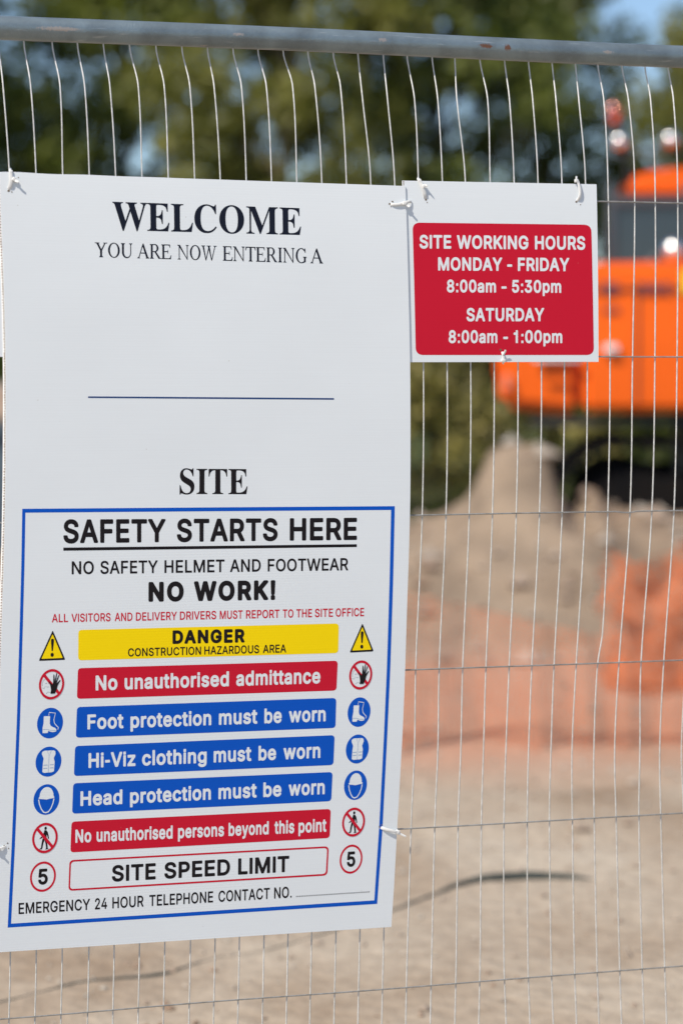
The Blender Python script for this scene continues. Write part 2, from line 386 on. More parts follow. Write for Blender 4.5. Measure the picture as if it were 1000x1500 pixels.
# ------------------------------------------------------------------ fence panel
def rail_material():
    m = mat('weathered_galvanised_tube', (.235, .29, .315), rough=.42, metal=.55, col2=(.165, .20, .215), scale=18, bump=.12, bscale=300, stretch=(1, 1, 1))
    nt = m.node_tree; L = nt.links.new; b = nt.nodes['Principled BSDF']
    src = b.inputs['Base Color'].links[0].from_socket
    tc = nt.nodes.new('ShaderNodeTexCoord')
    # long pale scratches
    mp = nt.nodes.new('ShaderNodeMapping'); mp.inputs['Rotation'].default_value = (0, 0, -TH); mp.inputs['Scale'].default_value = (2.2, 60, 190); L(tc.outputs['Object'], mp.inputs[0])
    n = nt.nodes.new('ShaderNodeTexNoise'); n.inputs['Scale'].default_value = 1.0; n.inputs['Detail'].default_value = 5; L(mp.outputs[0], n.inputs[0])
    r = nt.nodes.new('ShaderNodeMapRange'); r.inputs['From Min'].default_value = .62; r.inputs['From Max'].default_value = .78; r.inputs['To Max'].default_value = .5; L(n.outputs['Fac'], r.inputs['Value'])
    mx = nt.nodes.new('ShaderNodeMix'); mx.data_type = 'RGBA'; L(r.outputs[0], mx.inputs[0]); L(src, mx.inputs[6]); mx.inputs[7].default_value = (.62, .64, .65, 1)
    last = mx.outputs[2]
    n2 = nt.nodes.new('ShaderNodeTexNoise'); n2.inputs['Scale'].default_value = 260; n2.inputs['Detail'].default_value = 3; L(tc.outputs['Object'], n2.inputs[0])
    for (px, py, rad, rx) in ((743, 69, .008, 1), (712, 67, .017, .30), (87, 42, .045, .10), (890, 76, .012, .35), (350, 50, .012, .3), (300, 66, .010, .3), (560, 58, .010, .4)):
        u, v = px_uv(px, py, .018, flat=True); c = P(u, v, .018) - O
        vm = nt.nodes.new('ShaderNodeVectorMath'); vm.operation = 'SUBTRACT'; L(tc.outputs['Object'], vm.inputs[0]); vm.inputs[1].default_value = c
        v2 = nt.nodes.new('ShaderNodeVectorMath'); v2.operation = 'MULTIPLY'; v2.inputs[1].default_value = (1, .6, 1 / rx); L(vm.outputs[0], v2.inputs[0])
        ln = nt.nodes.new('ShaderNodeVectorMath'); ln.operation = 'LENGTH'; L(v2.outputs[0], ln.inputs[0])
        ad = nt.nodes.new('ShaderNodeMath'); ad.operation = 'MULTIPLY_ADD'; ad.inputs[1].default_value = rad * 1.6; L(n2.outputs['Fac'], ad.inputs[0]); L(ln.outputs[1 if len(ln.outputs) > 1 else 0], ad.inputs[2])
        rm = nt.nodes.new('ShaderNodeMapRange'); rm.inputs['From Min'].default_value = rad * 1.75; rm.inputs['From Max'].default_value = rad * 1.35; rm.inputs['To Max'].default_value = .9; L(ad.outputs[0], rm.inputs['Value'])
        mz = nt.nodes.new('ShaderNodeMix'); mz.data_type = 'RGBA'; L(rm.outputs[0], mz.inputs[0]); L(last, mz.inputs[6])
        mz.inputs[7].default_value = (.20, .075, .03, 1) if px > 600 and px < 800 else (.42, .36, .32, 1)
        last = mz.outputs[2]
    L(last, b.inputs['Base Color'])
    return m
M['rail'] = rail_material()
RAIL_V = px_uv(500, 60.7, flat=True)[1]
fence = empty('mesh_fence_panel', O)
tag(fence, 'galvanised temporary mesh fence panel with thin wires carrying the white signs', 'fence')
def W3(p): return Vector(p) - O                 # fence-local
RR = .0215
U0, U1 = -1.75, 1.75
k = 48
MB().tube([W3(P(U0 + (U1 - U0) * i / k, RAIL_V + .0012 * math.sin(i * .35))) for i in range(k + 1)], RR, 28).out('top_rail', M['rail'], fence, True)
BOT_V = .20
MB().tube([W3(P(U0, BOT_V)), W3(P(U1, BOT_V))], RR * .9, 20).out('bottom_rail', M['rail'], fence, True)
for u in (U0, U1):
    MB().tube([W3(P(u, .02)), W3(P(u, RAIL_V + .01))], RR * .98, 20).out('side_post', M['rail'], fence, True)
# vertical wires: pixel columns measured down the photograph, put back on the fence's surface
TOP = [-2.5, 35, 76.5, 113.5, 151.5, 190, 228.5, 266.5, 304, 341.5, 378, 415, 451, 488, 524, 561, 596, 632.5, 665.5, 702.5, 738.5, 773.5, 808, 842, 875, 910, 944, 978]
UP1 = [4.5, 45, 88, 124, 161, 202.5, 240.5, 278, 313.5, 353.5, 390, 428.5, 461, 498.5, 531, 567.5, 607, 641, 669, 714, 746, 780, 814, 847.5, 884, 920, 952.5, 986]
UP2 = [14, 53, 92, 131, 169.5, 208, 246.5, 285, 322.5, 360.5, 397.5, 434.5, 471, 507, 542.5, 577.5, 612.5, 647.5, 681, 717.5, 752.5, 787.5, 822.5, 857, 890, 929, 959, 992]
M540 = [620, 654.8, 689.2, 723.6, 758.4, 792.8, 826.4, 860, 893.2, 926, 958.8, 991.2]
M750 = [618.4, 653.2, 687.2, 721.2, 756, 790, 823.2, 856.8, 890, 922.4, 954.4, 986.8]
M975 = [608.8, 643.2, 677.6, 711.6, 745.6, 778.8, 811.2, 843.6, 874.8, 906, 938.4, 971.6]
M1098 = [607, 641.2, 674.8, 708, 740.8, 774, 806.8, 837.6, 869.6, 900, 937, 966]
M1197 = [602.5, 637, 671, 705, 738, 772, 804.5, 838, 870, 902, 935.5, 967.5]
BOTX = [15, 53, 91, 130, 167, 204, 241, 278.5, 314.5, 350, 386, 421, 455.5, 491, 526, 561, 596, 632, 668, 703, 738, 773, 807, 841, 874, 907, 940, 973]
wire_tabs = []
for k in range(28):
    yt = 45 + TOP[k] * .035
    t = [(yt, TOP[k] - .8), (yt + 22, TOP[k] + .6), (125 if k < 14 else 145, UP1[k]), (258, UP2[k])]
    if k >= 16:
        j = k - 16
        t += [(540, M540[j]), (750, M750[j]), (975, M975[j]), (1098, M1098[j]), (1197, M1197[j])]
    else:
        lin = lambda y: UP2[k] + (BOTX[k] - UP2[k]) * (y - 258) / 1150
        b = 9 if k < 12 else 9 + (k - 12) * 1.2
        t += [(540, lin(540) + b), (750, lin(750) + b * 1.05), (975, lin(975) + b * .5), (1197, lin(1197) + b * .2)]
    t += [(1408, BOTX[k]), (1500, BOTX[k] - (2 if k < 20 else -3))]
    if k == 24: t = [q for q in t if q[0] != 975] + [(925, 882.5), (975, 874.8)]; t.sort()
    wire_tabs.append(t)
WR = .0013
def spline_pts(vs, us):
    out = []
    for v in vs:
        u = smooth_tab(us, v); out.append(W3(P(u, v, S(u, v))))
    return out
ulist = []
for k in range(28):
    tab = [px_uv(x, y) for y, x in wire_tabs[k]]
    tab = sorted([(v, u) for u, v in tab]); ulist.append(tab)
def wire_from_tab(tab):
    vlo = BOT_V + .01; vs = []
    v = RAIL_V - .004
    while v > vlo:
        vs.append(v); v -= .018
    vs.append(vlo)
    t = [(vlo - .01, tab[0][1])] + [q for q in tab if q[0] > vlo]
    MB().tube(spline_pts(vs, t), WR, 8, cap=False).out('vertical_wire', M['wire'], fence, True)
def wire_from_px(tab):
    pts = []; y = tab[0][0]
    def at(y): 
        u, v = px_uv(smooth_tab(tab, y), y); return W3(P(u, v, S(u, v)))
    while y < tab[-1][0]:
        pts.append(at(y)); y += 7 if y < 300 else 16
    pts.append(at(tab[-1][0]))
    u, v = px_uv(tab[-1][1], tab[-1][0])
    pts.append(W3(P(u, BOT_V + .01)))
    MB().tube(pts, WR, 8, cap=False).out('vertical_wire', M['wire'], fence, True)
for k in range(28): wire_from_px(wire_tabs[k])
pitch = .048
for side in (-1, 1):
    base = ulist[0] if side < 0 else ulist[27]
    j = 1
    while True:
        u0 = base[-1][1] + side * pitch * j
        if not (U0 + .03 < u0 < U1 - .03): break
        rnd = random.Random(j * side)
        wire_from_tab([(v, u + side * pitch * j + rnd.uniform(-.003, .003)) for v, u in base]); j += 1
# horizontal wires, welded on the road side of the uprights
rows = [(950, 296.3), (950, 522.6), (950, 748.6), (950, 968.8), (950, 1194), (950, 1419)]
ROWV = [px_uv(x, y)[1] for x, y in rows]
for i, v in enumerate(ROWV):
    pts = []
    n = 240
    for j in range(n + 1):
        u = U0 + (U1 - U0) * j / n
        vv = v + .0012 * math.sin(u * 9 + i * 2) * min(1, abs(u - .6))
        if i == 2: vv -= .0032 * math.exp(-((u - .562) / .012) ** 2)
        pts.append(W3(P(u, vv, S(u, vv) + .0022)))
    MB().tube(pts, .0014, 8, cap=False).out('horizontal_wire', M['wireh'], fence, True)
# feet, out of the frame
M['foot'] = mat('recycled_rubber', (.05, .05, .05), rough=.9, var=.3, bump=.3)
for u, lab in ((U0, 'black rubber foot holding the left end of the fence panel'), (U1, 'black rubber foot holding the right end of the fence panel')):
    o = MB().box((0, 0, .055), (.24, .62, .11), .015).out('fence_foot', M['foot']); o.location = P(u, .012); o.rotation_euler = (0, 0, TH)
    tag(o, lab, 'fence foot')
# glyph outlines, cap height 1000
FONT = {
 'nA': (923, '15,5 30,0 155,0 180,11 272,263 613,263 702,21 713,6 729,0 854,0 881,13 886,30 882,46 539,978 521,998 372,1000 347,984 2,38 2,21/330,427 438,759 446,753 557,429'),
 'nB': (879, '95,5 111,0 452,0 561,9 627,26 685,56 734,96 765,138 788,188 800,246 802,304 793,362 777,406 744,458 710,492 666,521 668,529 723,579 751,629 765,695 762,770 746,829 720,878 684,920 635,956 561,986 469,1000 111,1000 86,987 82,970 82,30/261,168 261,423 461,427 511,421 569,396 613,346 626,304 624,254 603,213 569,185 527,171 477,165/261,587 261,832 486,832 536,817 576,779 590,737 589,687 570,645 535,612 502,597 461,588'),
 'nC': (979, '427,-8 516,-12 599,-1 674,23 749,66 807,118 855,183 886,250 904,325 898,344 882,355 740,352 730,342 699,263 651,208 582,171 499,157 424,166 357,195 303,242 259,308 235,375 224,441 221,525 231,608 249,670 277,724 316,773 366,810 407,829 457,841 516,842 566,834 624,810 674,771 702,733 730,658 740,648 873,644 891,649 903,666 896,716 868,791 833,849 790,899 739,941 682,973 615,997 549,1010 466,1012 374,997 291,965 216,916 152,849 101,766 66,674 48,575 46,458 59,358 89,258 133,177 191,106 263,50 341,13'),
 'nD': (964, '95,5 111,0 411,0 544,15 635,46 693,80 753,129 800,188 849,288 875,387 883,504 875,612 852,709 812,795 760,865 685,928 586,975 486,996 111,1000 86,987 82,970 82,30/261,168 261,832 452,833 502,825 561,804 610,771 644,735 673,687 696,620 707,546 707,454 695,379 672,313 647,271 618,238 577,207 536,187 494,175 427,166'),
 'nE': (810, '95,5 111,0 694,0 718,13 724,30 723,138 716,154 702,163 269,165 260,171 261,422 660,423 677,431 687,454 687,562 669,585 261,590 261,832 702,839 716,854 718,870 718,970 714,987 702,997 111,1000 86,987 82,970 82,30'),
 'nF': (794, '95,5 111,0 236,1 259,21 261,406 644,409 660,417 669,432 670,546 664,562 652,571 261,577 261,832 694,838 712,862 712,970 699,995 677,1000 111,1000 86,987 82,970 82,30'),
 'nG': (998, '428,-8 524,-12 607,-1 684,25 756,67 811,117 860,183 893,258 910,342 913,508 898,528 524,532 503,525 494,508 493,400 504,375 524,368 734,367 730,333 713,283 664,217 624,188 566,165 499,157 441,162 391,178 341,207 303,242 268,292 242,350 226,425 221,525 229,600 248,666 277,724 316,773 366,811 407,830 457,841 516,842 566,833 624,808 665,773 696,733 730,658 740,648 882,645 898,654 905,666 898,716 873,783 839,841 790,898 737,941 677,974 615,996 549,1009 457,1012 366,996 283,962 208,910 149,848 100,766 66,674 48,575 46,458 58,358 89,258 133,176 191,105 258,53 341,13'),
 'nH': (991, '95,5 111,0 236,1 259,21 260,421 269,429 694,428 697,21 710,5 727,0 844,0 868,12 874,30 874,970 861,995 844,1000 719,999 697,978 694,593 261,594 259,978 247,995 228,1000 111,1000 86,987 82,970 82,30'),
 'nI': (354, '86,5 102,0 227,1 243,13 248,30 248,970 235,995 218,1000 93,999 77,987 72,970 72,30'),
 'nL': (762, '95,5 111,0 669,0 685,6 698,30 698,138 690,154 677,163 261,168 260,970 253,990 236,999 111,1000 94,995 83,978 82,30'),
 'nM': (1197, '95,5 111,0 228,0 244,7 254,21 255,604 261,629 505,13 527,0 627,0 648,5 661,21 902,641 904,21 927,1 1052,0 1068,6 1080,30 1080,970 1068,994 1052,1000 885,1000 868,997 856,987 586,273 577,279 543,379 305,987 294,997 278,1000 111,1000 86,987 82,970 82,30'),
 'nN': (1003, '95,5 111,0 236,0 253,9 259,21 261,697 694,10 710,0 852,0 868,2 881,13 886,30 886,970 877,992 860,1000 735,1000 719,993 709,978 708,329 702,314 277,987 261,999 244,1000 111,1000 86,987 82,970 82,30'),
 'nO': (1022, '427,-8 524,-12 615,3 699,36 771,84 835,150 882,225 910,292 934,391 941,500 934,608 910,708 868,799 814,874 732,944 649,986 557,1009 466,1012 374,997 291,965 217,916 152,849 105,774 77,708 53,608 45,500 53,391 77,292 119,200 173,125 241,65 324,19/474,158 416,168 366,190 319,225 283,268 255,317 235,375 224,441 221,525 227,583 242,649 267,708 302,758 341,794 391,822 441,838 507,843 566,833 615,813 660,783 704,733 736,674 752,625 764,550 765,466 756,391 739,333 710,275 677,233 632,196 582,172 532,160'),
 'nP': (858, '95,5 111,0 228,0 255,13 260,30 261,340 486,346 586,367 630,387 678,421 712,454 745,504 770,562 783,629 785,695 775,762 756,820 721,878 682,920 627,958 544,989 461,999 111,1000 86,987 82,970 82,30/261,511 261,833 477,833 527,818 571,787 601,729 607,662 594,596 561,547 519,522 469,510'),
 'nR': (866, '95,5 111,0 228,0 255,13 260,30 260,362 269,366 440,362 635,6 652,0 794,0 816,13 821,30 816,46 625,396 628,404 699,454 740,504 773,579 786,662 781,745 756,829 710,898 644,951 569,983 469,999 111,1000 86,987 82,970 82,30/261,535 261,833 477,833 536,817 577,785 602,735 608,662 593,604 561,564 519,542 469,533'),
 'nS': (861, '340,-12 412,-16 495,-11 570,6 637,36 696,80 739,130 768,188 782,246 783,321 769,379 737,438 695,482 645,516 587,545 319,629 278,654 250,687 243,712 244,746 270,796 329,834 404,848 487,839 545,812 577,779 595,721 612,702 745,699 766,712 769,754 755,812 731,862 699,904 662,938 612,970 553,994 495,1007 420,1013 329,1004 262,985 204,957 154,920 112,872 85,820 70,762 67,696 82,629 108,579 155,529 204,495 270,464 537,380 578,354 604,321 609,288 605,255 574,205 512,166 429,150 345,158 279,186 243,221 229,252 219,296 204,310 71,312 46,298 43,263 57,196 85,138 121,91 171,49 221,21 270,3'),
 'nT': (865, '340,5 475,0 491,5 503,21 504,829 516,835 783,838 798,854 801,870 799,978 783,998 59,1000 42,995 30,978 29,862 42,841 59,835 317,835 327,829 327,30'),
 'nU': (992, '409,-11 477,-15 561,-9 619,4 684,31 744,69 783,106 821,156 847,206 868,272 875,347 875,972 860,996 727,1000 710,995 698,980 696,356 689,297 662,239 619,195 561,166 486,155 411,162 344,191 295,239 268,297 260,356 258,980 244,996 228,1000 111,1000 94,995 83,980 82,347 85,297 100,231 144,142 211,71 294,21 344,3'),
 'nV': (923, '361,5 513,0 538,13 884,962 885,978 871,996 729,1000 705,987 446,233 181,987 155,1000 30,1000 5,986 1,970 5,953 348,21'),
 'nW': (1305, '271,5 288,0 430,0 451,13 630,669 638,673 818,13 829,3 846,0 979,0 1004,12 1267,962 1262,988 1237,1000 1121,1000 1104,998 1091,987 912,294 731,978 721,993 704,1000 563,1000 542,987 363,310 355,299 177,987 155,1000 30,1000 14,995 2,978 2,962 258,21'),
 'nY': (908, '361,5 496,0 521,15 525,404 866,953 870,978 854,997 704,1000 688,995 438,585 188,992 172,1000 30,1000 5,986 1,970 6,953 347,404 347,30'),
 'nZ': (846, '62,5 83,0 740,0 763,13 768,30 768,138 761,154 749,163 291,164 279,171 760,870 763,970 750,995 732,1000 75,1000 50,987 45,970 45,862 53,845 66,837 524,836 531,829 51,129 47,30'),
 'n2': (873, '102,5 118,0 717,0 735,5 748,21 749,138 742,154 728,163 368,164 352,171 535,362 634,476 693,562 726,645 734,704 732,754 724,795 706,845 681,887 644,928 601,962 559,984 501,1003 434,1012 368,1010 301,995 251,974 197,937 156,895 121,837 102,787 92,720 94,687 110,672 235,669 251,674 264,695 275,762 299,804 343,836 393,849 459,845 518,817 553,770 563,712 547,645 499,571 93,133 88,30'),
 'n4': (873, '505,5 523,0 650,5 664,30 664,191 772,196 785,204 793,221 789,346 764,360 664,362 663,620 656,637 639,646 523,646 506,642 494,629 489,360 252,362 599,953 604,970 599,987 573,1000 456,1000 432,987 48,338 44,321 44,221 52,204 65,196 489,193 491,30'),
 'n.': (383, '105,5 228,0 253,10 261,30 261,138 251,163 228,170 120,170 101,163 91,146 91,30'),
 'bA': (910, '9,4 154,0 183,12 195,28 273,252 577,252 658,28 673,10 697,0 825,0 849,8 867,28 871,44 866,68 537,964 513,994 489,1000 353,1000 329,991 314,972 -17,60 -15,28/345,450 425,689 507,452'),
 'bB': (868, '87,4 111,0 463,0 567,14 631,36 686,68 729,108 756,148 776,196 788,252 790,308 783,364 767,412 743,454 711,493 672,524 716,572 744,628 755,700 750,772 733,828 701,884 655,931 607,962 527,990 431,1000 103,1000 79,991 63,972 59,948 59,44 68,20/271,199 271,408 439,410 487,405 540,380 573,340 582,308 581,268 565,236 535,214 455,198/271,603 271,801 463,800 511,784 537,756 549,716 544,676 526,644 496,620 439,604'),
 'bC': (964, '409,-8 492,-12 580,-1 656,24 727,64 788,118 836,182 868,248 888,328 880,360 852,380 708,378 686,360 658,288 620,240 556,204 484,190 420,196 364,217 313,256 273,312 247,376 234,448 233,528 241,600 258,656 284,707 316,747 364,783 412,802 460,809 516,807 572,791 604,772 636,744 662,704 686,640 716,620 852,620 873,632 884,648 885,688 861,768 827,832 782,888 732,932 668,970 604,995 532,1009 444,1011 348,995 268,963 192,912 131,848 81,768 47,680 27,576 24,464 37,360 66,264 113,176 172,106 244,50 324,12'),
 'bD': (950, '87,4 111,0 423,1 495,8 559,23 623,49 695,93 747,140 795,204 836,292 861,396 868,508 856,636 828,732 783,816 725,884 655,937 559,978 439,999 103,1000 87,996 68,980 59,948 59,44 68,20/271,199 271,801 415,802 511,783 559,757 595,724 622,684 645,628 659,556 661,476 654,412 636,348 615,305 591,273 558,244 511,219 423,199'),
 'bE': (801, '87,4 111,0 671,0 687,4 706,20 715,44 714,156 703,180 687,193 663,197 279,197 269,204 271,406 639,407 671,427 680,460 679,564 667,588 647,601 271,604 271,801 679,806 703,826 710,852 710,956 703,977 687,993 663,1000 103,1000 87,996 68,980 59,948 59,44 68,20'),
 'bF': (786, '87,4 103,0 231,1 254,12 265,28 271,391 615,393 639,400 655,415 663,436 663,548 655,569 639,584 615,590 271,593 269,796 279,803 655,803 679,809 698,828 704,852 702,964 679,994 655,1000 103,1000 87,996 68,980 59,948 59,44 68,20'),
 'bG': (982, '410,-8 508,-11 588,0 668,27 740,70 796,121 844,187 877,264 894,344 897,504 890,528 873,544 852,550 500,550 468,536 455,512 458,384 468,368 492,355 684,352 665,296 631,248 588,216 540,197 484,190 428,195 380,210 340,233 306,264 273,312 247,376 234,448 233,528 241,600 258,656 287,712 324,755 364,783 412,802 460,810 516,806 564,792 596,774 630,744 658,704 686,640 716,620 852,620 875,632 887,648 889,680 862,768 828,831 781,888 732,931 668,969 604,994 532,1008 436,1011 348,996 268,965 190,912 129,848 80,768 44,672 27,576 24,464 37,360 66,264 112,176 172,105 244,50 324,12'),
 'bH': (976, '87,4 103,0 231,1 254,12 265,28 269,52 269,404 271,411 279,412 647,411 653,28 671,8 695,0 815,0 832,4 851,20 860,52 860,948 855,972 839,992 815,1000 695,1000 671,992 654,972 649,948 649,612 639,609 271,610 269,956 263,975 247,992 223,1000 103,1000 87,996 68,980 59,948 59,44 68,20'),
 'bI': (363, '78,4 94,0 222,2 246,17 258,44 258,956 241,988 214,1000 86,999 62,984 50,956 50,44 59,20'),
 'bK': (887, '87,4 223,0 247,8 261,20 269,44 269,324 343,404 351,401 631,11 655,0 799,0 823,8 836,20 845,52 836,76 494,556 836,924 843,940 843,964 823,992 799,1000 647,1000 623,994 271,617 269,956 263,975 247,992 223,1000 103,1000 87,996 68,980 59,948 59,44 68,20'),
 'bL': (756, '87,4 111,0 647,0 674,12 690,44 689,156 678,180 655,195 271,199 269,956 255,986 231,999 95,999 71,984 59,956 59,44 68,20'),
 'bM': (1174, '87,4 223,0 247,11 260,28 265,52 265,492 271,515 469,20 487,5 503,0 607,0 631,6 651,28 847,528 848,52 852,28 871,7 895,0 1015,0 1041,12 1057,44 1057,948 1053,972 1041,988 1015,1000 847,1000 823,994 808,980 559,337 308,980 295,992 271,1000 103,1000 71,984 59,948 59,52 68,20'),
 'bN': (988, '87,4 231,1 255,13 269,36 271,616 655,13 687,0 823,0 847,6 863,20 871,52 871,948 867,972 855,988 823,1000 703,1000 677,988 662,964 661,404 655,391 274,988 247,1000 103,1000 87,996 68,980 59,948 59,44 68,20'),
 'bO': (1005, '408,-8 508,-11 596,3 676,34 748,81 804,135 855,208 894,296 916,392 924,496 916,608 892,709 850,800 796,874 713,944 628,987 540,1008 444,1011 356,997 268,963 196,915 131,848 84,773 55,704 31,608 24,496 31,392 57,288 98,200 156,123 236,55 324,12/444,192 388,206 341,232 306,264 276,306 252,360 237,424 234,552 258,656 282,704 316,746 353,776 396,797 444,808 492,809 548,799 596,776 635,744 666,704 691,656 708,596 716,528 714,448 704,384 687,336 661,288 628,249 588,219 540,199 492,191'),
 'bP': (848, '87,4 223,0 247,8 263,25 269,44 271,328 471,333 567,353 615,375 668,412 703,449 732,492 759,556 772,620 773,692 764,756 743,817 711,872 671,916 615,955 527,989 439,1000 103,1000 79,991 63,972 59,948 59,44 68,20/271,529 271,802 455,800 503,786 535,761 558,716 564,660 554,604 527,561 495,540 455,530'),
 'bR': (855, '87,4 223,0 247,8 263,25 269,44 269,348 279,351 411,348 583,28 599,9 623,0 759,0 783,6 800,20 808,44 804,68 625,396 688,444 736,508 766,588 775,668 767,756 738,836 695,898 631,949 551,983 447,999 103,1000 79,991 63,972 59,948 59,44 68,20/271,551 271,802 463,800 511,784 543,757 562,708 564,652 551,605 527,577 495,560 447,551'),
 'bS': (851, '325,-11 424,-15 504,-6 576,15 632,44 685,85 726,133 755,189 771,253 772,325 758,389 728,446 680,498 630,532 568,562 312,643 273,668 256,692 256,740 284,780 336,807 400,815 464,807 517,780 543,748 560,692 584,674 720,672 752,692 760,724 750,788 728,843 694,892 653,932 600,967 544,991 472,1007 384,1012 312,1004 248,986 187,956 136,919 92,868 62,812 48,756 45,684 62,612 88,564 136,513 184,480 256,446 504,368 544,344 563,317 565,285 559,261 528,221 472,193 400,183 328,192 272,219 244,253 226,317 200,336 64,339 45,333 28,317 20,285 36,205 61,149 96,99 136,62 192,28 250,5'),
 'bT': (855, '322,4 461,0 485,9 500,28 504,52 504,796 517,803 741,803 769,812 788,844 789,956 780,980 760,996 53,1000 29,991 13,972 9,844 29,811 53,803 285,803 294,796 294,44 303,20'),
 'bU': (977, '391,-10 463,-14 543,-8 599,5 663,30 715,62 767,108 800,150 831,206 853,278 860,358 860,958 850,982 831,996 695,1000 671,992 655,974 650,950 650,366 645,318 621,262 583,223 535,198 471,188 399,194 343,218 303,255 276,310 269,366 269,950 264,974 247,992 215,1000 95,999 77,990 64,974 59,950 59,350 65,286 79,230 125,142 191,72 279,20 327,3'),
 'bV': (910, '342,4 497,0 521,9 538,28 869,940 866,972 842,996 697,1000 681,996 663,980 433,322 425,316 189,980 170,996 154,1000 26,1000 2,991 -14,972 -19,956 -15,932 315,36 323,20'),
 'bW': (1277, '256,4 273,0 417,1 449,21 609,601 769,22 785,7 809,0 945,0 977,15 989,36 1236,940 1236,964 1225,984 1193,1000 1073,1000 1049,994 1033,980 873,384 721,964 705,989 681,1000 545,1000 521,994 505,980 345,385 186,980 170,994 146,1000 26,1000 -6,984 -17,964 -17,940 229,36 236,20'),
 'bY': (896, '342,4 481,0 505,10 520,28 525,404 852,932 857,956 852,972 828,996 673,1000 646,988 425,630 417,626 194,988 162,1000 26,1000 2,991 -14,972 -19,948 -10,924 314,404 314,44 322,20'),
 'bZ': (837, '54,4 76,0 708,0 732,5 749,20 758,44 757,156 748,179 732,192 708,197 316,197 307,204 746,844 753,868 753,956 748,974 732,992 708,1000 68,1000 52,996 33,980 24,956 24,844 35,820 52,807 76,803 460,803 472,796 34,156 26,132 26,44 35,20'),
 'ba': (749, '228,-11 282,-15 346,-10 394,3 442,27 482,1 602,0 631,13 645,37 646,501 635,589 610,648 570,700 522,736 458,763 386,777 322,779 250,768 189,749 138,722 90,683 55,637 27,581 28,549 47,525 170,487 202,493 250,556 306,584 354,588 394,581 422,565 436,541 441,509 434,503 226,472 170,458 122,437 59,389 23,333 9,285 7,221 16,165 39,109 74,64 114,31 162,7/266,180 234,192 215,213 212,245 226,270 250,283 298,296 434,316 442,309 440,277 430,245 394,202 338,179'),
 'bb': (812, '352,-10 434,-14 524,6 602,50 666,118 709,198 736,302 741,414 726,518 700,590 662,654 608,710 546,749 474,773 394,779 330,771 258,738 250,742 250,950 242,979 210,999 82,999 56,982 45,950 47,38 60,14 90,0 210,1 226,8 250,34 298,6/370,181 338,189 314,204 274,254 253,326 250,422 265,494 299,550 346,580 410,585 442,578 466,565 506,518 530,446 534,350 515,270 482,216 434,185'),
 'bc': (761, '309,-10 377,-14 441,-8 497,8 553,34 601,70 644,118 672,166 692,222 687,254 665,274 537,304 505,288 477,230 449,201 409,183 353,179 321,185 289,202 261,230 242,262 221,342 224,438 251,518 273,548 297,568 353,585 393,585 425,576 471,542 505,479 537,465 657,494 673,503 688,526 690,550 668,606 641,651 609,688 529,743 481,762 425,775 361,779 289,771 225,751 161,714 113,670 67,606 38,542 18,462 13,382 20,294 38,222 72,150 121,86 177,40 241,7'),
 'bd': (812, '292,-10 345,-15 409,-9 457,5 505,34 529,8 545,1 665,0 689,9 705,30 709,950 704,974 681,996 545,999 513,980 504,958 503,742 497,738 433,768 369,779 297,776 233,759 169,727 120,686 76,630 44,566 22,486 13,382 22,278 52,182 94,110 153,50 217,12/337,181 309,190 283,206 261,230 242,262 221,342 222,430 240,502 273,552 321,581 385,585 417,577 441,563 465,539 483,510 504,430 503,334 484,262 449,210 401,184'),
 'be': (775, '314,-10 377,-15 449,-9 505,6 561,31 609,65 652,110 680,158 696,206 692,230 673,251 537,283 510,270 481,220 449,193 409,180 353,179 289,201 264,222 241,255 226,294 233,301 665,301 689,311 705,334 707,422 697,505 676,574 643,638 601,688 545,731 489,758 409,776 337,778 265,766 201,740 145,702 92,646 54,582 28,510 16,438 14,350 24,270 47,198 81,134 129,78 185,35 249,5/233,491 249,527 281,561 321,581 361,587 409,581 441,565 470,534 490,494 481,489'),
 'bf': (508, '123,4 144,0 264,2 284,12 298,36 300,572 304,581 424,585 446,604 453,628 453,724 440,755 408,770 304,770 301,812 307,828 320,839 360,842 408,833 424,837 443,852 479,980 464,1009 432,1024 376,1036 304,1036 248,1024 192,998 144,956 113,908 98,852 94,772 0,769 -22,756 -35,732 -36,628 -24,597 0,583 88,581 95,572 95,44 104,20'),
 'bg': (813, '298,-263 369,-268 433,-264 497,-251 553,-230 601,-201 639,-167 673,-122 692,-79 706,-23 710,33 710,721 704,745 681,766 545,769 528,761 505,733 457,761 393,776 321,778 249,764 177,731 124,689 78,633 42,561 23,497 15,441 19,305 45,209 70,161 105,113 177,53 233,27 281,14 345,9 401,12 441,21 505,49 501,1 488,-31 460,-55 417,-72 353,-77 297,-66 257,-42 209,14 185,24 155,17 51,-47 42,-71 46,-95 77,-143 114,-183 193,-234 241,-251/313,209 265,241 233,297 219,377 227,465 249,521 289,565 337,584 401,582 433,569 457,550 479,521 493,489 507,409 499,313 473,253 433,216 377,201'),
 'bh': (786, '73,4 210,1 234,12 246,28 254,492 266,526 290,557 322,576 362,584 402,582 434,570 458,546 474,508 478,44 487,20 506,5 522,0 642,1 667,12 683,44 682,500 670,580 650,636 620,684 579,724 530,754 482,770 426,778 362,776 306,763 258,740 250,748 248,964 234,988 210,999 82,999 58,984 46,956 46,44 54,20'),
 'bi': (338, '69,4 197,0 224,12 238,36 240,716 226,748 197,762 77,761 55,748 42,724 41,44 50,20/67,796 85,791 197,791 229,809 240,836 240,956 236,972 221,992 197,1002 85,1002 53,986 41,956 41,836 49,812'),
 'bl': (338, '69,4 85,0 205,2 229,18 240,44 240,972 228,1004 197,1020 77,1019 53,1004 42,980 41,44 50,20'),
